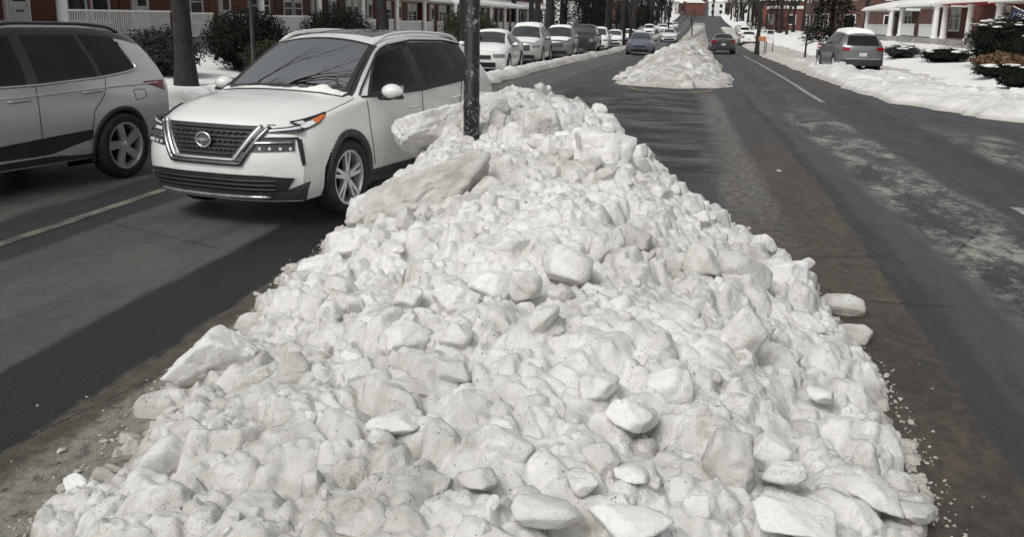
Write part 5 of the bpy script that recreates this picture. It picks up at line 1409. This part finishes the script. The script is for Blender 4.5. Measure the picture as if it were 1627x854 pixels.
for i in range(16):
    c_ = copy_tree(T0 if i % 2 else T1); y = 98+i*8; x = float(xoff(y))-9.5-rng.random()*10; s = rng.uniform(.7, 1.1)
    c_.location = (x, y, float(zg(x, y))); c_.scale = (s, s, s); c_.rotation_euler = (0, 0, rng.uniform(0, 6))
    c_['label'] = 'bare tree in the dark thicket above the left row of parked cars'; c_['group'] = 'dark trees on the left'
for i in range(16):
    c_ = copy_tree(T0 if i % 2 else T1); y = 140+i*13; x = float(xoff(y))+11+rng.random()*14; s = rng.uniform(.6, 1.)
    c_.location = (x, y, float(zg(x, y))); c_.scale = (s, s, s); c_.rotation_euler = (0, 0, rng.uniform(0, 6))
    c_['label'] = 'bare tree behind the brick houses on the right'; c_['group'] = 'trees on the right'
for i in range(80):
    c_ = copy_tree(T0 if i % 2 else T1); y = 220+rng.random()*280; x = float(xoff(y))+(rng.choice((-1, 1))*(11+rng.random()*45) if y < 400 else rng.uniform(-50, 50)); s = rng.uniform(.8, 1.2)
    c_.location = (x, y, float(zg(x, y))); c_.scale = (s, s, s); c_.rotation_euler = (0, 0, rng.uniform(0, 6))
    c_['label'] = 'bare tree among the houses on the distant hill'; c_['group'] = 'trees on the distant hill'
for i in range(44):
    c_ = copy_tree(T0 if i % 2 else T1); y = 125+i*6+rng.random()*5; x = float(xoff(y))+(-1 if i % 3 else 1)*(9.5+rng.random()*5); s = rng.uniform(.55, .8)
    c_.location = (x, y, float(zg(x, y))); c_.scale = (s, s, s); c_.rotation_euler = (0, 0, rng.uniform(0, 6))
    c_['label'] = 'bare tree among the houses on the distant hill'; c_['group'] = 'trees on the distant hill'
for (x, y) in ((-10.6, 12.3), (-10.5, 5.5), (-10.4, -4.), (9.5, -4)):
    c_ = copy_tree(T0); c_.scale = (1.35, 1.35, 1.1); c_.location = (x, y, float(zg(x, y))); c_.rotation_euler = (0, 0, x*2+y)
    c_['label'] = 'bare street tree just outside the left edge, its crown over the parked SUVs'; c_['group'] = 'street trees out of view'
# round-headed little tree on the far median
tr, br = tree_mesh(33, 3.0, .07, spread=.75, levels=5, first=.55, fork=3)
rt = empty('median_tree', (2.0, 118, float(zroad(118))+.5)); tag(rt, 'small round-headed dark tree standing on the far median', 'tree')
tr.build('trunk', M['bark'], rt); br.build('crown', M['twig'], rt)

LUMP = .14
def leaves(mb, rg, c, rad, n, size, squash=1., shell=.55):
    lump = LUMP
    for i in range(n):
        v = Vector((rg.gauss(0, 1), rg.gauss(0, 1), rg.gauss(0, 1))).normalized()
        v = v*(shell+(1-shell)*rg.random()**.5)*rg.uniform(.9, 1.06)*(1+lump*math.sin(v.x*5+c[2]*9)*math.cos(v.y*6+1)*1.2+lump*.6*math.sin(v.z*9+v.x*7))
        p = Vector((c[0]+v.x*rad[0], c[1]+v.y*rad[1], c[2]+v.z*rad[2]))
        a = Vector((rg.gauss(0, 1), rg.gauss(0, 1), rg.gauss(0, 1))).normalized(); b = a.orthogonal().normalized(); s = size*rg.uniform(.5, 1.2)
        mb.add([tuple(p-a*s), tuple(p+b*s*.45), tuple(p+a*s), tuple(p-b*s*.45)], [(0, 1, 2, 3)])
def bush(x, y, rad, label, *a, lump=.14, **k):
    global LUMP; LUMP = lump; return bush_(x, y, rad, label, *a, **k)
def bush_(x, y, rad, label, m='evergreen', n=3500, size=.05, group='bushes in the front yards', snow=0., seed=1, name='bush', twigs=True, z=None):
    rg = random.Random(seed); zz = float(zg(x, y)) if z is None else z; root = empty(name, (x, y, zz)); tag(root, label, 'bush', group)
    mb = MB(); cz = rad[2]*.95; leaves(mb, rg, (0, 0, cz), rad, int(n*1.5), size*.8); leaves(mb, rg, (0, 0, cz*.92), tuple(r*.82 for r in rad), n//5, size*2.6, shell=.3); mb.build('foliage', M[m], root)
    mb = MB()
    for i in range(40):
        a = rg.uniform(0, 6.28); t = rg.random(); mb.tube([(0+rg.gauss(0, .08), rg.gauss(0, .08), -.05), (math.cos(a)*rad[0]*.4*t, math.sin(a)*rad[1]*.4*t, cz*.6), (math.cos(a)*rad[0]*.95*t, math.sin(a)*rad[1]*.95*t, cz*1.2)], [.02, .012, .005], 4, cap=False)
    mb.build('branches', M['twig'], root)
    if snow:
        for i in range(int(26*snow)):
            a = rg.uniform(0, 6.28); t = rg.random()**.5*.9; px, py = math.cos(a)*rad[0]*t, math.sin(a)*rad[1]*t; pz_ = cz+rad[2]*math.sqrt(max(0, 1-t*t))
            me = protos[i % 14]; o = bpy.data.objects.new('snow_clump', me); link(o); o.parent = root; o.location = (px, py, pz_-.01); s = rg.uniform(.15, .6)*min(rad[0], 1)
            o.scale = (s, s*.8, s*.28)
    return root
bush(-12.9, 23.9, (.95, 1.2, .62), 'leafless twiggy hedge left of the thick tree trunk', 'twig', 2600, .06, seed=2)
bush(-12.2, 27.6, (1.25, 1.5, .92), 'large round dark hedge right of the thick tree trunk', 'evergreen', 7500, .045, seed=3, lump=.03)
bush(-10.9, 26.4, (.95, .9, .50), 'low yellow-green shrub in front of the large round hedge', 'yew', 3600, .045, seed=4)
bush(-11.4, 33.2, (1.3, 1.5, .95), 'round clipped dark hedge just left of the white SUV windscreen', 'evergreen', 7500, .045, seed=5, lump=.03, z=float(zg(-11.4, 33.2))+.15)
bush(-10.2, 50, (1.4, 2., 1.1), 'yellow-green shrub behind the snow-roofed second parked car', 'yew', 3500, .08, seed=6, z=.1)
# hedge line in front of the right-hand porch
bush(12.9, 36.2, (1.5, 1.8, .72), 'big dark evergreen bush below the flag at the right edge', 'evergreen', 6000, .07, snow=1., seed=7)
bush(12.6, 40.5, (1.6, 2.0, .98), 'tallest dark evergreen bush with snow caught on top, before the long awning', 'evergreen', 7000, .07, snow=1.1, seed=8)
bush(11.6, 45.8, (1.0, 1.5, .30), 'low snow-covered evergreen bush left of the tallest one on the right', 'evergreen', 3000, .06, snow=1.6, seed=9)
bush(10.8, 50.5, (.8, 1.3, .32), 'snow-laden low bush right beside the grey parked SUV', 'twig', 2000, .06, snow=2., seed=10)
bush(9.6, 29.8, (.62, .5, .17), 'flat dark juniper poking from the yard snow near the right edge', 'evergreen', 1800, .05, seed=11)
bush(11.0, 29.2, (.8, .6, .17), 'second flat juniper in the yard snow at the very right edge', 'evergreen', 1800, .05, seed=12)
bush(10.3, 33.8, (.9, .7, .2), 'flat juniper half covered in snow, furthest into the yard', 'evergreen', 1800, .05, snow=.5, seed=13)
bush(11.5, 31.5, (1., 1., .35), 'dead brown ornamental grass bed before the evergreen bushes', 'dry_grass', 2500, .10, seed=14, name='grass_clump')
bush(10.8, 35.6, (.7, 1.3, .35), 'second clump of dead brown grass left of the first', 'dry_grass', 2500, .10, seed=15, name='grass_clump')
# dark conifer
def conifer(x, y, h, r, seed, label):
    rg = random.Random(seed); root = empty('conifer', (x, y, float(zg(x, y)))); tag(root, label, 'tree')
    mb = MB(); mb.tube([(0, 0, -.2), (0, 0, h)], [.2, .03], 8); mb.build('trunk', M['bark'], root)
    mb = MB()
    for i in range(9000):
        t = rg.random()**1.3; a = rg.uniform(0, 6.28); q = r*(1-t)*(.5+.5*rg.random())*(1+.2*math.sin(a*5+t*30)); p = Vector((math.cos(a)*q, math.sin(a)*q, .3+t*(h-.3)-q*.15))
        d = Vector((math.cos(a), math.sin(a), -.35)).normalized(); b = Vector((-d.y, d.x, rg.gauss(0, .4))).normalized(); s = .16*rg.uniform(.5, 1.3)
        mb.add([tuple(p-d*s), tuple(p+b*s*.4), tuple(p+d*s), tuple(p-b*s*.4)], [(0, 1, 2, 3)])
    mb.build('foliage', M['evergreen'], root)
conifer(13.0, 88, 9, 2.4, 3, 'dark conifer left of the small snow-capped porch on the right')
conifer(-12., 112, 12, 3.2, 4, 'dark conifer in the thicket above the blue sedan')
CN = bpy.data.objects['conifer.001']
for i in range(22):
    c_ = copy_tree(CN); y = 122+i*9; sx_ = 1 if i % 4 == 3 else -1; x = float(xoff(y))+sx_*(9.5+rng.random()*7); s = rng.uniform(.5, .85)
    c_.location = (x, y, float(zg(x, y))); c_.scale = (s, s, s); c_.rotation_euler = (0, 0, rng.uniform(0, 6))
    c_['label'] = 'dark evergreen crowding the far stretch of the avenue'; c_['group'] = 'evergreens along the far avenue'

# sapling, lamp posts, signs ------------------------------------------
mb = MB(); mb.tube([(0, 0, -.2), (.02, 0, 1.0), (.05, 0, 1.7)], [.07, .05, .03], 8)
for i in range(14):
    a = i*2.4; mb.tube([(.03, 0, .8+i*.06), (.03+math.cos(a)*.35, math.sin(a)*.35, 1.3+i*.08), (.03+math.cos(a)*.5, math.sin(a)*.5, 1.9+i*.06)], [.02, .012, .006], 4)
o = mb.build('sapling', M['bark']); o.location = (7.9, 63, float(zg(7.9, 63))); tag(o, 'thin leafless sapling in the open snow left of the grey SUV', 'tree')
def lamp_post(x, y, label, lean=0., h=3.2, zz=None):
    root = empty('lamp_post', (x, y, float(zg(x, y)) if zz is None else zz)); root.rotation_euler = (0, lean, 0); tag(root, label, 'lamp post')
    mb = MB(); mb.lathe([(.001, -.3), (.10, -.3), (.10, .3), (.06, .36), (.045, h), (.001, h)], n=12); mb.build('post', M['iron'], root, angle=40)
    mb = MB(); mb.lathe([(.05, h), (.16, h+.1), (.18, h+.4), (.05, h+.55), (.001, h+.6)], n=12); mb.build('lantern', M['lens'], root, angle=40)
lamp_post(-11.0, 25.2, 'thin black lamp post in front of the round hedges on the left')
def util_pole(x, y, label, h=9, r=.13):
    root = empty('utility_pole', (x, y, float(zg(x, y)))); tag(root, label, 'utility pole', 'utility poles')
    mb = MB(); mb.lathe([(.001, -.3), (r, -.3), (r*.75, h), (.001, h)], n=12); mb.build('post', M['bark'], root, smooth=True)
    mb = MB(); mb.box((0, 0, h-.8), (2.0, .1, .12)); mb.build('crossarm', M['bark'], root)
util_pole(-4.2, 86, 'grey utility pole behind the blue sedan')
util_pole(-.9, 150, 'distant utility pole left of the far median')
def board_sign(x, y, z, w, h, mat, label, posts=1, marks=None, name='street_sign', ph=1.4):
    root = empty(name, (x, y, z)); tag(root, label, 'sign')
    for k in range(posts):
        px = 0 if posts == 1 else (-w/2+.05+k*(w-.1)/(posts-1)); mb = MB(); mb.box((px, .03, ph/2-.1), (.05, .05, ph+h*.5+.2)); mb.build('post', M['iron'], root)
    mb = MB(); mb.box((0, 0, ph+h/2), (w, .03, h)); b_ = mb.build('board', M[mat], root)
    for (mx, mz, mw, mh, mm) in (marks or []):
        mb = MB(); mb.box((mx, -.02, ph+mz), (mw, .008, mh)); mb.build('marking', M[mm], b_)
board_sign(5.9, 70, float(zg(5.9, 70))+.25, .5, .32, 'sign_orange', 'orange roadwork sign on thin posts in the right-hand snow', 2, name='road_sign', ph=.75)
board_sign(6.6, 72, float(zg(6.6, 72))+.25, .55, .75, 'sign_white', 'white sign board right behind the orange sign', 2, [(0, .60, .42, .22, 'iron')], name='road_sign', ph=.75)
board_sign(4.4, 88, float(zroad(88))+.45, .42, .42, 'iron', 'dark diamond-shaped sign left of the small bare tree on the right', 1, ph=.35)
board_sign(9.3, 57, float(zg(9.3, 57))+.05, 1.05, .75, 'sign_white', 'white lawn sign with two dark blots near the grey parked SUV', 2, [(-.28, .42, .2, .16, 'iron'), (.25, .42, .2, .16, 'iron'), (0, .18, .5, .16, 'sign_red')], name='lawn_sign', ph=.85)
board_sign(8.4, 60, float(zg(8.4, 60))+.1, .55, .42, 'sign_white', 'small red-and-white lawn sign left of the white one with blots', 2, [(0, .28, .42, .10, 'sign_red'), (0, .12, .42, .08, 'sign_red')], name='lawn_sign', ph=.6)

# flag on its slanted pole ----------------------------------------------
g = G('flag_cloth'); ox, oy, oz = g.xyz(g.obj)
st = g.math('FRACT', g.math('MULTIPLY', g.math('SUBTRACT', 0., oz), 13/2/.75)); red = g.math('LESS_THAN', st, .5)
c = g.mix(red, (.55, .52, .50), (.32, .03, .035)); can = g.math('MULTIPLY', g.math('LESS_THAN', ox, .48), g.math('GREATER_THAN', oz, -.40))
star = g.math('LESS_THAN', g.vor(g.map(g.obj, (9., .01, 10.)), 1., rnd=.0), .2)
M['flag'] = g.out(g.mix(can, c, g.mix(star, (.02, .03, .10), (.6, .6, .6))), .8)
fr = empty('flag', (14.2, 46.0, float(zg(14, 46))+1.15)); fr.rotation_euler = (0, 0, R(-14)); tag(fr, 'red-and-white striped flag with a blue corner hanging from the porch column', 'flag')
mb = MB(); mb.tube([(1.75, .03, .25), (0, .03, 1.05)], .02, 8); mb.tube([(0, .03, 1.05), (-.04, .03, 1.07)], [.03, .03], 8); mb.build('flag_pole', M['white_paint'], fr)
n = 24; Pg = np.zeros((n, 16, 3))
for i in range(n):
    for j in range(16):
        u, v = i/(n-1)*1.15, j/15*.75; Pg[i, j] = (u, .05*math.sin(u*7+v*3)+.03*math.sin(v*6), -v)
mb = MB(); mb.grid(Pg); fo = mb.build('flag_cloth', M['flag'], fr, smooth=True); fo.location = (.02, 0, .98); fo.rotation_euler = (0, R(24), 0)

# ----------------------------------------------------------------- light, sky, camera
wd_ = bpy.data.worlds.new('World'); scene.world = wd_; wd_.use_nodes = True; nt = wd_.node_tree
bg = nt.nodes['Background']; sky = nt.nodes.new('ShaderNodeTexSky'); sky.sky_type = 'NISHITA'; sky.sun_disc = False
SUN_EL, SUN_AZ = R(48), R(205)
sky.sun_elevation = SUN_EL; sky.sun_rotation = SUN_AZ; sky.air_density = 1.; sky.dust_density = 4.; sky.ozone_density = 1.
hs = nt.nodes.new('ShaderNodeHueSaturation'); hs.inputs['Saturation'].default_value = .10
nt.links.new(sky.outputs[0], hs.inputs['Color']); nt.links.new(hs.outputs[0], bg.inputs['Color']); bg.inputs['Strength'].default_value = .085
sun = bpy.data.lights.new('Sun', 'SUN'); sun.energy = 1.0; sun.angle = R(22); sun.color = (1, .985, .96)
so = bpy.data.objects.new('sun', sun); link(so)
so.rotation_euler = (math.pi/2-SUN_EL, 0, math.pi-SUN_AZ)
sv = Vector((math.sin(SUN_AZ)*math.cos(SUN_EL), math.cos(SUN_AZ)*math.cos(SUN_EL), math.sin(SUN_EL)))
so.rotation_euler = (-sv).to_track_quat('-Z', 'Y').to_euler()

cam = bpy.data.cameras.new('Camera'); cam.sensor_width = 36; cam.lens = 36*1150/1200; cam.clip_end = 3000; cam.clip_start = .05
co = bpy.data.objects.new('Camera', cam); link(co)
th, pitch, roll = .155, math.atan2(297, 1150), .019
fwd = Vector((-math.sin(th)*math.cos(pitch), math.cos(th)*math.cos(pitch), -math.sin(pitch))); right = Vector((math.cos(th), math.sin(th), 0)); up = right.cross(fwd)
r2 = right*math.cos(roll)+up*math.sin(roll); u2 = up*math.cos(roll)-right*math.sin(roll)
co.matrix_world = Matrix(((r2.x, u2.x, -fwd.x, 0), (r2.y, u2.y, -fwd.y, 0), (r2.z, u2.z, -fwd.z, 1.9), (0, 0, 0, 1)))
scene.camera = co
vs_ = scene.view_settings; vs_.view_transform = 'Standard'; vs_.look = 'None'; vs_.exposure = .46; vs_.gamma = 1.; vs_.use_curve_mapping = False
scene.render.engine = 'CYCLES'; scene.cycles.use_denoising = True; scene.cycles.max_bounces = 6; scene.cycles.transparent_max_bounces = 4
